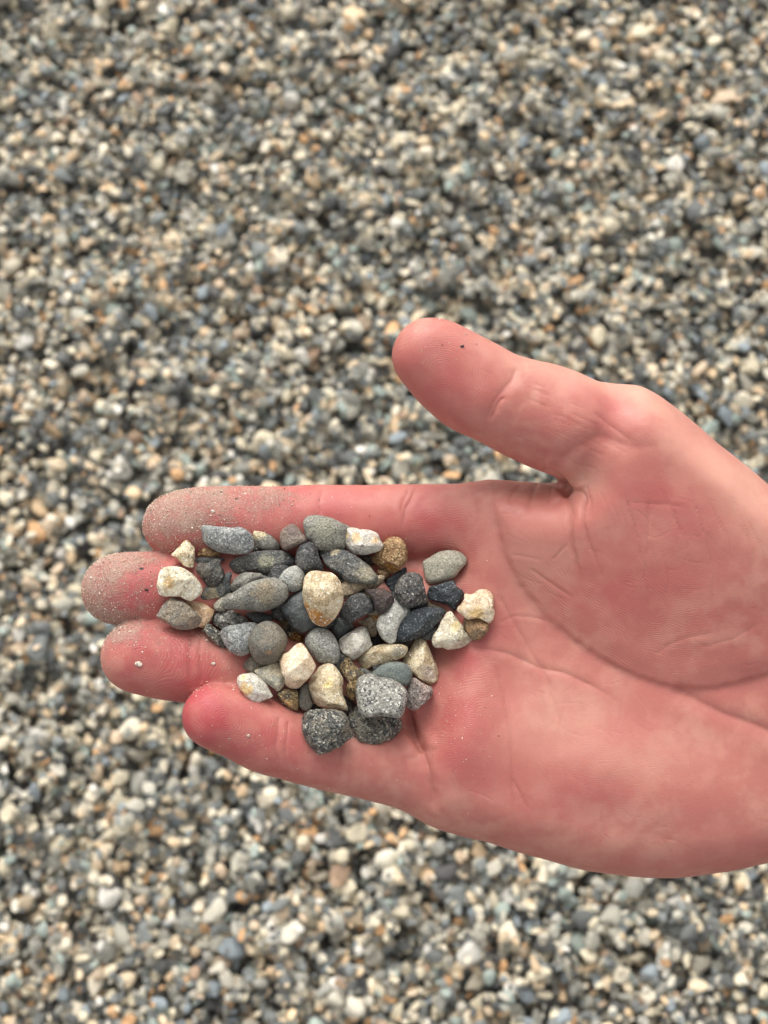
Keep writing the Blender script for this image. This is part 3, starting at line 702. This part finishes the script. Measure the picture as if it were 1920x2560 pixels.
S(5, 0, 'olive', .7, .03, 1, [(1035,930),(1080,850),(1150,828),(1190,900),(1190,980),(1210,1060),(1225,1110),(1190,1180),(1110,1196),(1050,1140),(1028,1050)], 'grey-brown oval pebble squeezed left of the nodular cream pebble')
S(6, 0, 'mottle', .7, .10, 5, [(312,530),(370,460),(420,388),(470,430),(520,500),(590,570),(640,620),(580,690),(550,780),(535,860),(520,942),(470,920),(410,850),(405,800),(430,740),(425,680),(370,610)], 'rough brown and green speckled strip left of the salt-and-pepper pebble')
S(2, 0, 'darkgrey', .7, .05, 3, [(1050,430),(1120,420),(1200,460),(1180,520),(1090,520),(1040,480)], 'dark grey pebble in the gap under the cream-streaked pebble')
S(3, 0, 'charcoal', .8, .05, 3, [(330,380),(420,390),(470,470),(440,560),(380,560),(330,470)], 'dark pebble in the gap beneath the large pale grey-green pebble')
S(2, 0, 'charcoal', .8, .06, 3, [(1240,1060),(1340,1040),(1400,1100),(1390,1180),(1320,1220),(1250,1170)], 'black pebble in the gap above the round olive-brown pebble')
S(6, 0, 'charcoal', .8, .06, 3, [(640,150),(780,120),(860,200),(840,260),(740,280),(670,240)], 'dark pebble in the gap right of the milky quartz pebble')
S(5, 0, 'charcoal', .7, .06, 3, [(1210,1100),(1260,1050),(1330,1130),(1330,1200),(1240,1210)], 'black pebble in the gap above the larger black-and-white rough pebble')
# ---- middle
S(2, 1, 'grey', .6, .04, 2, [(1050,290),(1100,276),(1160,293),(1230,325),(1280,370),(1327,430),(1312,477),(1230,487),(1150,472),(1090,435),(1055,380)], 'small flat grey pebble with a cream streak on the index finger', [(1120, 300, 1.6, L((206, 190, 150)))])
S(2, 1, 'darkgrey', .8, .09, 5, [(458,640),(500,602),(570,610),(620,578),(700,568),(715,630),(745,700),(748,760),(700,825),(620,862),(560,845),(530,780),(490,740),(455,700)], 'rough brown-grey lump right of the white pebble with the tan patch', alt2=1)
S(2, 1, 'grey', .55, .08, 4, [(810,850),(870,760),(950,712),(1050,708),(1130,720),(1158,765),(1100,830),(1000,890),(900,915),(830,905)], 'small rough flat grey pebble tucked behind the leaf-shaped pebble')
S(2, 1, 'beige', .8, .10, 5, [(640,1040),(700,980),(780,928),(830,925),(800,1000),(760,1060),(760,1110),(660,1107),(630,1080)], 'crumbly pale grey-yellow pebble at the pointed end of the leaf-shaped pebble')
S(2, 1, 'granite', .7, .12, 6, [(618,1180),(640,1130),(700,1100),(790,1092),(880,1125),(950,1165),(1000,1220),(960,1290),(850,1310),(740,1300),(660,1262),(620,1220)], 'black and cream speckled crumbly pebble above the sparkling light grey one', dk=1)
S(2, 1, 'darkgranite', .8, .10, 5, [(555,1255),(600,1243),(680,1298),(730,1350),(760,1410),(785,1480),(740,1493),(660,1455),(600,1392),(538,1320)], 'small dark speckled pebble on the ring finger, left of the sparkling light grey one')
S(2, 1, 'bluegrey', .75, .08, 5, [(705,1350),(725,1300),(790,1262),(900,1245),(1000,1228),(1092,1243),(1065,1290),(1040,1350),(1050,1430),(1030,1520),(980,1562),(910,1580),(830,1542),(770,1482),(730,1420)], 'sparkling light grey rough pebble left of the round olive-brown pebble')
S(2, 1, 'tan', .75, .06, 4, [(200,968),(270,983),(340,1008),(400,1058),(450,1118),(520,1190),(518,1250),(450,1292),(360,1310),(260,1302),(170,1262),(100,1212),(43,1170),(70,1118),(120,1038)], 'rough tan-grey egg-shaped pebble on the middle and ring fingers', g2=1)
S(2, 1, 'bluegrey', .75, .03, 1, [(1315,770),(1370,690),(1440,648),(1500,640),(1562,678),(1584,740),(1577,820),(1552,880),(1480,912),(1420,902),(1385,860),(1330,810)], 'small round pale grey pebble above the wide end of the leaf-shaped pebble')
S(2, 1, 'darkgrey', .6, .05, 3, [(792,612),(860,558),(940,528),(1040,498),(1180,480),(1320,478),(1420,498),(1482,550),(1484,620),(1430,655),(1330,695),(1240,738),(1160,742),(1080,705),(980,715),(900,728),(838,692),(808,650)], 'long dark grey spindle-shaped pebble speckled with pale yellow flecks', [(1190, 590, 1.8, L((150, 148, 124)))])
S(3, 1, 'redblack', .8, .04, 2, [(0,300),(50,240),(110,205),(170,222),(230,290),(290,370),(260,410),(170,440),(80,482),(20,458),(-5,400)], 'small mottled brown and white pebble on the index finger', dk=2)
S(3, 1, 'grey', .5, .04, 2, [(243,180),(288,123),(380,111),(480,128),(580,163),(680,213),(740,245),(720,330),(690,420),(670,475),(560,490),(450,485),(380,470),(330,400),(285,370),(255,290)], 'large flat pale grey-green pebble at the top of the pile', [(480, 230, 3.0, L((146, 144, 126)))])
S(3, 1, 'charcoal', .85, .04, 2, [(163,560),(178,480),(228,413),(300,388),(350,408),(390,470),(410,560),(450,640),(430,700),(330,700),(258,728),(208,682),(163,620)], 'upright dark grey oval pebble below the mottled brown one', dk=3)
S(3, 1, 'golden', .85, .07, 5, [(1070,400),(1120,353),(1190,336),(1250,353),(1303,410),(1322,490),(1312,590),(1262,660),(1180,727),(1120,717),(1050,682),(1000,632),(945,580),(968,520),(1030,470),(1060,440)], 'golden brown sparkling pebble right of the oblong white quartz', [(1150, 650, 1.6, OR)])
S(3, 1, 'slate', .5, .02, 3, [(225,885),(300,900),(380,980),(400,1120),(410,1265),(300,1312),(208,1347),(140,1302),(80,1222),(20,1120),(15,1065),(90,960)], 'dark blue-green slate slab tucked under the big cream pebble')
S(3, 1, 'redblack', .8, .06, 3, [(865,890),(960,878),(1060,878),(1140,908),(1184,970),(1165,1040),(1100,1105),(1040,1142),(980,1095),(960,1030),(930,960)], 'dark reddish-black glossy pebble right of the charcoal angular pebble')
S(3, 1, 'charcoal', .8, .05, 6, [(640,1075),(690,990),(760,940),(850,918),(930,968),(980,1030),(974,1120),(885,1155),(800,1200),(740,1243),(670,1214),(605,1165)], 'angular charcoal pebble touching the orange foot of the big cream pebble')
S(3, 1, 'quartz', .6, .04, 3, [(1175,980),(1240,1000),(1330,1070),(1360,1110),(1310,1170),(1250,1240),(1220,1330),(1200,1430),(1120,1447),(1058,1402),(1018,1322),(998,1240),(1028,1160),(1105,1090)], 'milky grey stone leaning between the dark granite and the spindle-shaped dark pebble', gq=1)
S(4, 1, 'beige', .55, .02, 2, [(736,350),(800,308),(880,258),(960,233),(1060,228),(1130,253),(1188,310),(1183,370),(1122,440),(1062,512),(980,552),(900,577),(820,590),(765,552),(745,470)], 'flat smooth beige pebble lying alone on bare palm, upper right of the pile')
S(4, 1, 'navy', .6, .09, 6, [(778,690),(808,608),(890,588),(970,558),(1062,543),(1080,600),(1142,640),(1168,700),(1142,760),(1092,812),(1062,872),(990,802),(920,782),(850,762),(790,742)], 'jagged dark navy chip between the beige pebble and the pinkish cream chunk')
S(4, 1, 'pinkcream', .75, .10, 7, [(1170,683),(1240,688),(1310,648),(1370,638),(1432,658),(1472,720),(1468,820),(1482,880),(1452,960),(1420,987),(1360,962),(1300,937),(1200,947),(1140,902),(1083,850),(1120,800),(1160,740)], 'pinkish cream crystalline chunk, farthest toward the wrist', [(1280, 880, 1.8, YE)])
S(4, 1, 'white', .7, .10, 7, [(1000,860),(1050,885),(1100,950),(1150,1008),(1180,1068),(1240,1118),(1264,1160),(1202,1212),(1120,1252),(1010,1267),(940,1242),(870,1247),(828,1190),(838,1110),(890,1040),(930,950)], 'white craggy wedge with faint yellow ridges on the palm side of the pile', [(1070, 1000, 1.4, L((224, 204, 150)))])
S(6, 1, 'greenslate', .6, .01, 1, [(722,600),(760,560),(800,528),(900,473),(1000,460),(1090,463),(1170,500),(1215,570),(1220,650),(1160,752),(1080,760),(980,730),(860,700),(760,660)], 'smooth dark green-grey disc behind the salt-and-pepper pebble')
S(6, 1, 'pinkgrey', .75, .11, 6, [(1150,800),(1180,690),(1250,648),(1330,698),(1400,743),(1462,768),(1478,850),(1422,922),(1370,972),(1300,1032),(1230,1060),(1178,1032),(1140,990),(1140,880)], 'crumbly pinkish grey pebble under the triangular cream pebble')
S(6, 1, 'darkgranite', .6, .08, 5, [(440,1120),(500,1030),(560,1000),(640,1040),(750,1100),(900,1110),(1020,1140),(1092,1180),(1103,1260),(1072,1332),(1002,1412),(900,1442),(790,1467),(660,1447),(580,1422),(490,1372),(440,1300),(428,1200)], 'black and white speckled rough pebble directly below the salt-and-pepper one', pal=1)
S(6, 1, 'darkgranite', .65, .08, 5, [(0,1040),(100,1028),(190,1035),(300,1045),(400,1085),(452,1180),(462,1250),(512,1380),(442,1432),(360,1492),(270,1532),(190,1572),(100,1617),(38,1592),(-2,1540),(-72,1440),(-112,1340),(-132,1240),(-122,1130),(-62,1060)], 'larger black and white rough pebble at the bottom of the pile on the little finger', [(90, 1580, .9, WH)])
S(5, 1, 'mottle', .8, .07, 4, [(745,940),(800,903),(880,895),(970,910),(1022,918),(1030,1000),(1034,1100),(1022,1202),(960,1197),(890,1172),(830,1112),(770,1052),(738,990)], 'small mottled black and gold pebble between the two smallest cream pebbles and the little finger', [(880, 990, .9, DK), (890, 1090, .9, YE)])
S(5, 1, 'beige', .6, .03, 5, [(413,645),(490,608),(570,578),(640,548),(720,533),(772,560),(812,620),(860,710),(862,770),(832,850),(780,912),(730,927),(690,892),(620,842),(550,792),(500,742),(450,692)], 'pale grey-cream flat chip between the yellow-stained and pinkish cream pebbles', cr=1)
S(5, 1, 'quartz', .75, .04, 4, [(173,790),(188,730),(238,693),(330,676),(400,673),(460,708),(520,768),(582,830),(642,930),(680,1012),(600,1042),(520,1072),(430,1104),(358,1072),(298,992),(228,902),(188,850)], 'white pebble with yellow stain where the ring and little fingers meet', [(320, 880, 1.6, YE), (280, 720, 1.0, L((226, 208, 150)))], br=1)
# ---- top
S(2, 2, 'cream', .8, .10, 6, [(345,373),(390,398),(437,460),(444,530),(440,600),(432,657),(360,652),(318,620),(268,572),(203,525),(248,475),(298,420)], 'small cream chip with dark pits between the index and middle fingers', dk=4)
S(2, 2, 'bluegrey', .65, .02, 2, [(492,235),(560,213),(650,223),(740,233),(830,243),(910,233),(982,263),(1042,310),(1062,380),(1064,442),(1032,492),(970,522),(880,527),(780,517),(700,507),(620,472),(560,432),(520,382),(508,310)], 'oblong speckled blue-grey pebble resting on the index finger')
S(2, 2, 'white', .8, .05, 4, [(120,658),(200,643),(290,653),(382,698),(452,760),(503,830),(522,900),(482,962),(410,1005),(350,992),(290,962),(200,962),(130,962),(68,932),(48,860),(58,780),(73,708)], 'shiny white pebble with a tan patch on the middle finger', [(185, 800, 1.7, TN)])
S(2, 2, 'grey', .75, .02, 1, [(703,1030),(738,980),(830,918),(940,848),(1050,798),(1160,770),(1270,758),(1352,790),(1403,850),(1420,930),(1392,1002),(1312,1062),(1200,1108),(1120,1120),(1000,1107),(870,1102),(760,1097),(713,1070)], 'leaf-shaped smooth grey pebble with a tan flush on its wide end', [(1200, 900, 2.8, L((142, 128, 104)))])
S(2, 2, 'olive', .85, .015, 1, [(1003,1400),(1028,1318),(1090,1248),(1180,1208),(1270,1223),(1352,1290),(1402,1370),(1408,1440),(1372,1532),(1332,1612),(1250,1652),(1160,1667),(1088,1632),(1038,1562),(1008,1480)], 'round smooth olive-brown pebble on the ring finger side of the pile', [(1230, 1530, 1.0, L((150, 120, 88)))])
S(3, 2, 'darkgrey', .6, .04, 3, [(393,500),(460,458),(560,463),(680,478),(762,520),(852,580),(932,640),(992,710),(1022,770),(992,827),(900,837),(800,827),(700,812),(620,742),(540,692),(470,642),(428,560)], 'long dark pebble with a sandy grey right end, above the big cream pebble', [(900, 720, 2.6, L((160, 152, 128))), (570, 490, 1.0, L((168, 156, 128)))])
S(3, 2, 'quartz', .7, .04, 4, [(608,305),(650,263),(740,238),(830,258),(930,268),(1012,305),(1042,370),(1080,430),(1042,482),(960,512),(850,530),(770,512),(688,462),(648,392),(613,350)], 'oblong white quartz pebble with faint golden stains near the index finger', [(790, 340, 1.1, L((206, 176, 130))), (690, 320, .9, L((206, 176, 130))), (980, 370, 1.0, L((206, 176, 130)))])
S(3, 2, 'cream', .8, .04, 4, [(243,780),(298,708),(370,688),(460,698),(542,713),(602,760),(642,830),(660,920),(652,1030),(612,1122),(562,1202),(470,1272),(388,1262),(318,1212),(278,1120),(243,1040),(231,930)], 'big cream pebble with an orange-brown foot on top of the pile', [(300, 1110, 2.2, OR), (430, 1210, 2.4, L((160, 102, 42))), (380, 1130, 1.4, OR)])
S(3, 2, 'darkgranite', .8, .05, 4, [(1198,840),(1238,770),(1308,718),(1400,708),(1472,750),(1492,830),(1512,920),(1532,1000),(1492,1052),(1400,1087),(1320,1082),(1240,1052),(1193,980),(1188,900)], 'rounded dark granite pebble with grey blotches, beside the beige pebble', dk=5)
S(3, 2, 'navy', .65, .03, 4, [(1198,1300),(1218,1220),(1278,1148),(1370,1098),(1470,1068),(1590,1063),(1680,1078),(1722,1110),(1692,1182),(1642,1232),(1562,1312),(1472,1372),(1360,1422),(1260,1452),(1192,1450),(1188,1370)], 'spindle-shaped dark blue-black pebble sprinkled with fine white specks')
S(3, 2, 'bluegrey', .85, .015, 1, [(258,1400),(288,1330),(370,1283),(470,1293),(542,1340),(592,1420),(622,1520),(618,1610),(582,1657),(480,1655),(400,1642),(328,1562),(268,1480)], 'smooth speckled grey egg-shaped pebble at the centre of the pile')
S(3, 2, 'quartz', .85, .03, 4, [(607,1420),(658,1368),(740,1318),(822,1273),(882,1278),(923,1340),(943,1420),(958,1470),(882,1532),(812,1592),(750,1621),(688,1582),(628,1512)], 'milky white blocky quartz pebble right of the speckled egg-shaped one', wq=1)
S(3, 2, 'cream', .75, .03, 4, [(788,1600),(838,1548),(930,1488),(1050,1453),(1170,1442),(1290,1457),(1333,1490),(1312,1552),(1252,1602),(1150,1632),(1060,1662),(950,1700),(905,1742),(858,1722),(798,1660)], 'elongated ivory pebble with greyish right end, above the green-grey disc', [(1240, 1520, 1.6, L((150, 144, 128)))])
S(4, 2, 'cream', .8, .05, 5, [(735,1106),(767,1150),(792,1210),(822,1290),(852,1370),(882,1430),(908,1530),(892,1582),(810,1632),(738,1592),(648,1522),(578,1472),(526,1410),(543,1340),(598,1260),(658,1160)], 'triangular cream pebble with its tip pointing away from the little finger', [(800, 1500, 1.5, L((178, 160, 146)))])
S(6, 2, 'granite', .8, .02, 2, [(538,720),(578,650),(660,618),(760,618),(830,653),(930,663),(1032,700),(1112,760),(1168,830),(1163,920),(1142,1012),(1112,1102),(1060,1142),(940,1127),(830,1112),(700,1132),(620,1117),(568,1040),(543,930),(528,820)], 'salt-and-pepper grey granite pebble with rounded corners low in the pile')
S(5, 2, 'cream', .85, .07, 5, [(1143,980),(1158,900),(1168,820),(1200,740),(1268,660),(1318,590),(1410,545),(1500,548),(1572,620),(1622,690),(1652,770),(1642,880),(1650,980),(1690,1060),(1720,1180),(1660,1200),(1560,1180),(1450,1190),(1350,1165),(1278,1132),(1198,1082)], 'nodular cream pebble with a pale yellow bump above the larger black-and-white one', [(1450, 800, 1.3, L((236, 216, 150)))], nb=1)
S(5, 2, 'pinkcream', .8, .03, 4, [(753,520),(798,430),(880,388),(940,328),(1000,278),(1060,266),(1112,300),(1162,370),(1212,460),(1263,550),(1268,600),(1212,702),(1162,762),(1092,832),(1032,902),(970,914),(890,903),(838,832),(835,750),(800,680),(775,600)], 'large smooth pinkish cream pebble below the round olive-brown one')

HM = SKIN.copy(); OWN = np.full(HM.shape, 0)
V4, F4 = ico(5)
GXs, GYs = np.meshgrid(xs, ys, indexing='ij')
def build_stone(i, rec):
    crop, layer, kind, th, lump, fac, pts, label, spots, kw = rec
    cx0, cy0, sc = CROPS[crop]
    px = np.array([(cx0 + a / sc, cy0 + b / sc) for a, b in pts])
    cl = catmull(px, 6, True)
    z = 2.0
    rng = np.random.default_rng(500 + i)
    tilt = rng.normal(0, 0.13, 2)
    for it in range(3):
        d = D0 - z
        q = np.stack([(cl[:, 0] - 960) * d / F, -(cl[:, 1] - 1280) * d / F], -1)
        lo, hi = q.min(0), q.max(0); area = 0.5 * abs(np.sum(q[:, 0] * np.roll(q[:, 1], -1) - np.roll(q[:, 0], -1) * q[:, 1]))
        a_ = q[:, 0] * np.roll(q[:, 1], -1) - np.roll(q[:, 0], -1) * q[:, 1]; A = a_.sum() / 2
        c = np.array([((q[:, 0] + np.roll(q[:, 0], -1)) * a_).sum(), ((q[:, 1] + np.roll(q[:, 1], -1)) * a_).sum()]) / (6 * A)
        r = q - c; ang = np.arctan2(r[:, 1], r[:, 0]); R = np.hypot(r[:, 0], r[:, 1])
        o = np.argsort(ang); A3 = np.concatenate([ang[o] - math.tau, ang[o], ang[o] + math.tau]); R3 = np.tile(R[o], 3)
        # half extents across: thickness follows the smaller one
        rr_ = np.interp(np.linspace(-math.pi, math.pi, 72), A3, R3)
        w = rr_[:36] + rr_[36:72]; T = th * 0.58 * max(w.min(), 2.5)
        T = min(T, 5.2)
        m_ = (GXs > lo[0]) & (GXs < hi[0]) & (GYs > lo[1]) & (GYs < hi[1]); k = np.where(m_)
        dx = GXs[k] - c[0]; dy = GYs[k] - c[1]; rho = np.hypot(dx, dy) / np.interp(np.arctan2(dy, dx), A3, R3)
        ok = rho < 0.95; k = (k[0][ok], k[1][ok]); dx, dy, rho = dx[ok], dy[ok], rho[ok]
        prof = T * np.sqrt(np.clip(1 - rho ** 2.4, 0, 1)); tl = tilt[0] * dx + tilt[1] * dy
        z = np.percentile(HM[k] + prof - tl, 82 if layer <= 0 else 86) - (0.6 if layer <= 0 else 0.15)
    top = z + tl + prof; up = top > HM[k]
    HM[k[0][up], k[1][up]] = top[up]
    # shape
    D = V4; cz = np.hypot(D[:, 0], D[:, 1]); th_ = np.arctan2(D[:, 1], D[:, 0]); Rr = np.interp(th_, A3, R3)
    e = 0.80 if fac < 4 else 0.72
    X = Rr * cz ** e * np.cos(th_); Y = Rr * cz ** e * np.sin(th_); Z = T * np.sign(D[:, 2]) * np.abs(D[:, 2]) ** 0.9
    p = np.stack([X, Y, Z], -1); s = math.sqrt(area / math.pi)
    for _ in range(fac + 3):
        n = rng.normal(size=3); n[2] = abs(n[2]) + (0.35 if fac < 4 else 0.62) if rng.random() < .8 else -abs(n[2]) - .6; n /= np.linalg.norm(n)
        dd = p @ n; offv = dd.max() * rng.uniform(*((0.68, 0.90) if fac >= 4 else (0.74, 0.93)))
        p -= np.outer(np.maximum(dd - offv, 0), n) * (0.92 if fac > 2 else 0.6)
    sd_ = Vector((i * 3.7, i * 1.3, i * 5.1)); amp = lump * s
    nz_ = np.empty(len(p))
    for j, q3 in enumerate(p):
        v = Vector(q3)
        nz_[j] = noise.noise(v * (1.1 / s) + sd_) * 1.0 + noise.noise(v * (2.6 / s) + sd_) * 0.6 + noise.noise(v * (6.0 / s) + sd_) * (0.40 if fac > 3 else .15) + noise.noise(v * (14.0 / s) + sd_) * (0.30 if fac > 4 else .14 if fac > 1 else .07)
    nrm = D.copy(); edge = 0.5 + 0.5 * np.abs(D[:, 2])
    p += nrm * (nz_ * amp * 1.6 * edge)[:, None]
    if fac >= 3:      # fresh chips: crisp planes cut after the weathering
        for _ in range(fac + 2):
            n = rng.normal(size=3); n[2] = abs(n[2]) + .5; n /= np.linalg.norm(n)
            dd = p @ n; p -= np.outer(np.maximum(dd - dd.max() * rng.uniform(0.84, 0.95), 0), n)
    # bring the plan outline back to the traced one
    nb = 64; a2 = np.arctan2(p[:, 1], p[:, 0]); r2 = np.hypot(p[:, 0], p[:, 1])
    bi = ((a2 + math.pi) / math.tau * nb).astype(int) % nb; mx = np.zeros(nb); np.maximum.at(mx, bi, r2)
    bc = (np.arange(nb) + .5) / nb * math.tau - math.pi; f_ = np.clip(np.interp(bc, A3, R3) / np.maximum(mx, 1e-6), .8, 1.35)
    f_ = (np.roll(f_, 1) + 2 * f_ + np.roll(f_, -1)) / 4
    ff = np.interp(a2, np.concatenate([bc - math.tau, bc, bc + math.tau]), np.tile(f_, 3)); p[:, :2] *= ff[:, None]
    p[:, 2] += tilt[0] * p[:, 0] + tilt[1] * p[:, 1]
    K = dict(KINDS[kind])
    if kw.get('dk') == 1: K.update(grain=0.6, fd=.45)
    if kw.get('dk') == 2: K.update(base=L((116, 100, 90)), alt=L((150, 136, 122)), fl=.3, bump=.6)
    if kw.get('dk') == 3: K.update(fl=.24)
    if kw.get('dk') == 4: K.update(fd=.18, grain=.55, dark=L((92, 84, 68)))
    if kw.get('dk') == 5: K.update(fd=.34, fl=.16, grain=.55, base=L((70, 71, 70)), alt=L((96, 92, 88)))
    if kind == 'bluegrey' and fac == 1: K.update(base=L((138, 139, 132)), alt=L((158, 157, 146)), fd=.22)
    if kw.get('gq'): K.update(base=L((186, 184, 174)), alt=L((160, 158, 148)), fd=.08)
    if kw.get('g2'): K.update(base=L((152, 138, 118)), alt=L((128, 122, 112)))
    if kw.get('alt2'): K.update(base=L((96, 90, 80)), alt=L((74, 72, 68)))
    if kw.get('cr'): K.update(base=L((204, 192, 164)), alt=L((168, 166, 152)), fd=.05)
    if kw.get('br') or kw.get('wq'): K.update(base=L((212, 206, 192)), alt=L((184, 178, 164)))
    if kw.get('nb'): K.update(alt=L((186, 166, 132)))
    if kind in ('pinkcream',) and kw.get('kind_note') == 0: K.update(base=L((206, 178, 146)), alt=L((178, 146, 112)))
    sp = []
    for (a, b, r0, cc) in spots:
        qx, qy = cx0 + a / sc, cy0 + b / sc; d = D0 - z
        X_ = (qx - 960) * d / F - c[0]; Y_ = -(qy - 1280) * d / F - c[1]
        j = np.argmin(np.hypot(p[:, 0] - X_, p[:, 1] - Y_) + 3 * (D[:, 2] < 0)); sp.append((X_, Y_, float(p[j, 2]), r0, cc))
    mat = stone_material('stone ' + kind, i + 1, spots=sp, **K)
    M = np.array([[1, 0, 0], [0, math.cos(TILT), -math.sin(TILT)], [0, math.sin(TILT), math.cos(TILT)]])
    w_ = M @ np.array([c[0], c[1], z]) / 1000.0
    o = add_mesh('pebble_in_hand', p / 1000.0, F4, mat, True, None, Vector(w_) + HAND_O, (TILT, 0, 0))
    o['label'] = label; o['category'] = 'pebble'; o['group'] = 'pebbles held in the open hand'
# pebbles buried in the pile, of which only slivers show
_r = random.Random(3)
for _x, _y, _q, _kd, _lb in ((655,1470,5,'darkgrey','under the left part of the leaf-shaped pebble'),(700,1445,4.6,'charcoal','between the small round pale grey pebble and the long dark spindle'),
        (880,1455,5,'darkgrey','under the long dark pebble with the sandy end'),(930,1500,5,'tan','behind the dark reddish-black pebble'),(985,1505,5.2,'charcoal','behind the rounded dark granite pebble'),
        (610,1600,5,'charcoal','between the sparkling light grey and the olive-brown pebble'),(800,1545,5,'charcoal','beneath the big cream pebble'),(880,1600,5,'darkgrey','between the charcoal pebble and the milky quartz'),
        (1000,1590,5.4,'redblack','under the milky grey stone'),(845,1660,5,'charcoal','in the gap above the rough brown and green strip'),(905,1700,5,'darkgrey','between the rough strip and the ivory pebble'),
        (960,1690,4.8,'charcoal','under the ivory pebble'),(760,1740,4.6,'charcoal','between the pinkish cream and the nodular cream pebble'),(850,1775,5,'redblack','right of the nodular cream pebble'),
        (1040,1505,4.2,'charcoal','between the beige pebble and the jagged navy chip'),(1070,1570,4.6,'charcoal','under the white craggy wedge'),
        (730,1660,5,'redblack','below the small rusty-ended sliver'),(640,1665,4.2,'olive','left below the olive-brown pebble'),(780,1440,4.6,'charcoal','left of the long dark pebble with the sandy end')):
    _pt = [((_x - 700 + math.cos(t_) * _q * 8.4 * _r.uniform(.75, 1.1)) * 4.1475, (_y - 1260 + math.sin(t_) * _q * 8.4 * _r.uniform(.6, .95)) * 4.1475) for t_ in np.linspace(0, math.tau, 9)[:-1]]
    S(3, -1, _kd, .55, .05, 4, _pt, 'half-buried pebble ' + _lb)
for i, rec in enumerate(sorted(ST_, key=lambda r: r[1])): build_stone(i, rec)

# ================================================================== LOOSE SAND GRAINS ON THE SKIN
from mathutils.bvhtree import BVHTree
def simple_mat(name, col, rough=.7):
    m = bpy.data.materials.new(name); t = NT(m); co = t.node('ShaderNodeTexCoord').outputs['Object']
    c = t.mix(t.ramp(t.noise(co, 2500.0, 1.0), .35, .65), tuple(x * .6 for x in col), tuple(min(1, x * 1.25) for x in col))
    t.put(t.bsdf.inputs['Base Color'], c); t.bsdf.inputs['Roughness'].default_value = rough; return m
oct_v = np.array([(1, 0, 0), (-1, 0, 0), (0, 1, 0), (0, -1, 0), (0, 0, 1), (0, 0, -1)], float)
oct_f = np.array([(0, 2, 4), (2, 1, 4), (1, 3, 4), (3, 0, 4), (2, 0, 5), (1, 2, 5), (3, 1, 5), (0, 3, 5)])
w = np.clip(dust, 0, 1) ** 1.3 * (Nn[:, 2] > -0.1) + 0.006 * (Nn[:, 2] > .3) * (PX < 1250) * (PY > 1250); w[PX > 1900] = 0
NG = 11000; pick = RNG.choice(nv, NG, p=w / w.sum())
gp = V2[pick] + Nn[pick] * 0.03 + RNG.normal(0, .2, (NG, 3)) * (1 - np.abs(Nn[pick])) * .8
gs = np.clip(RNG.lognormal(math.log(0.080), 0.50, NG), .04, .34)
gv = (oct_v[None] * RNG.uniform(.55, 1.25, (NG, 6, 1)) * gs[:, None, None] * RNG.uniform(.6, 1.2, (NG, 1, 3)) + gp[:, None]).reshape(-1, 3) / 1000
gf = (oct_f[None] + (np.arange(NG) * 6)[:, None, None]).reshape(-1, 3)
gm = bpy.data.materials.new('sand'); t = NT(gm); t.put(t.bsdf.inputs['Base Color'], t.attr('tint', 'Color')); t.bsdf.inputs['Roughness'].default_value = .5
go = add_mesh('sand_grains', gv, gf, gm, False, None, HAND_O, (TILT, 0, 0))
go['kind'] = 'stuff'; go['label'] = 'fine pale sand and dust clinging to the fingertips'; go['category'] = 'sand'
gc = np.array([s2l(c) for c in ((222, 208, 186), (190, 170, 146), (150, 132, 112), (236, 224, 210), (70, 62, 56))])[RNG.choice(5, NG, p=[.28, .3, .22, .14, .06])]
ca = go.data.color_attributes.new('tint', 'FLOAT_COLOR', 'POINT'); ca.data.foreach_set('color', np.concatenate([np.repeat(gc, 6, 0), np.ones((NG * 6, 1))], 1).astype(np.float32).ravel())

def speck(name, px, py, r, col, label, cat, stretch=(1, 1, .5), rot=0.3):
    j = np.argmin((PX - px) ** 2 + (PY - py) ** 2 + 1e5 * (Nn[:, 2] < .2))
    v, f = ico(2); k = np.random.default_rng(int(px)); v = v * k.uniform(.75, 1.15, (len(v), 1)) * np.array(stretch) * r / 1000
    c, s = math.cos(rot), math.sin(rot); v = np.stack([v[:, 0] * c - v[:, 1] * s, v[:, 0] * s + v[:, 1] * c, v[:, 2]], -1)
    M = np.array([[1, 0, 0], [0, math.cos(TILT), -math.sin(TILT)], [0, math.sin(TILT), math.cos(TILT)]])
    o = add_mesh(name, v, f, simple_mat(cat, col), False, None, Vector(M @ (V2[j] + Nn[j] * r * .2) / 1000) + HAND_O, (TILT, 0, 0))
    o['label'] = label; o['category'] = cat
speck('grit_speck', 1154, 865, .55, (.02, .018, .02), 'tiny black grit speck on the thumb', 'grit', (1.1, .5, .4), .35)
speck('grit_speck', 365, 1474, .5, (.02, .018, .018), 'tiny black grit speck in the middle of the middle fingertip', 'grit', (1, .6, .4), 0)
speck('grit_speck', 354, 1422, .5, (.10, .09, .08), 'dark grey grit speck near the upper edge of the middle fingertip', 'grit', (1, .7, .4), 0)
speck('grit_speck', 590, 1246, .42, (.22, .14, .10), 'brown grit speck on the top of the index finger', 'grit', (1, .8, .4), 0)
speck('grit_speck', 348, 1659, .95, (.66, .56, .46), 'flat pale flake on the pad of the ring fingertip', 'grit', (1.1, .6, .3), -.3)
speck('grit_speck', 536, 1659, .5, (.7, .64, .55), 'small white grain on the ring finger right of its dusty tip', 'grit', (1, .7, .5), .2)
speck('grit_speck', 532, 1277, .5, (.7, .62, .54), 'small white grain among the dust of the index fingertip', 'grit', (1, .8, .5), .2)
speck('grit_speck', 622, 1839, .45, (.5, .4, .32), 'single pale grain on the clean little finger', 'grit', (1, .8, .5), .2)
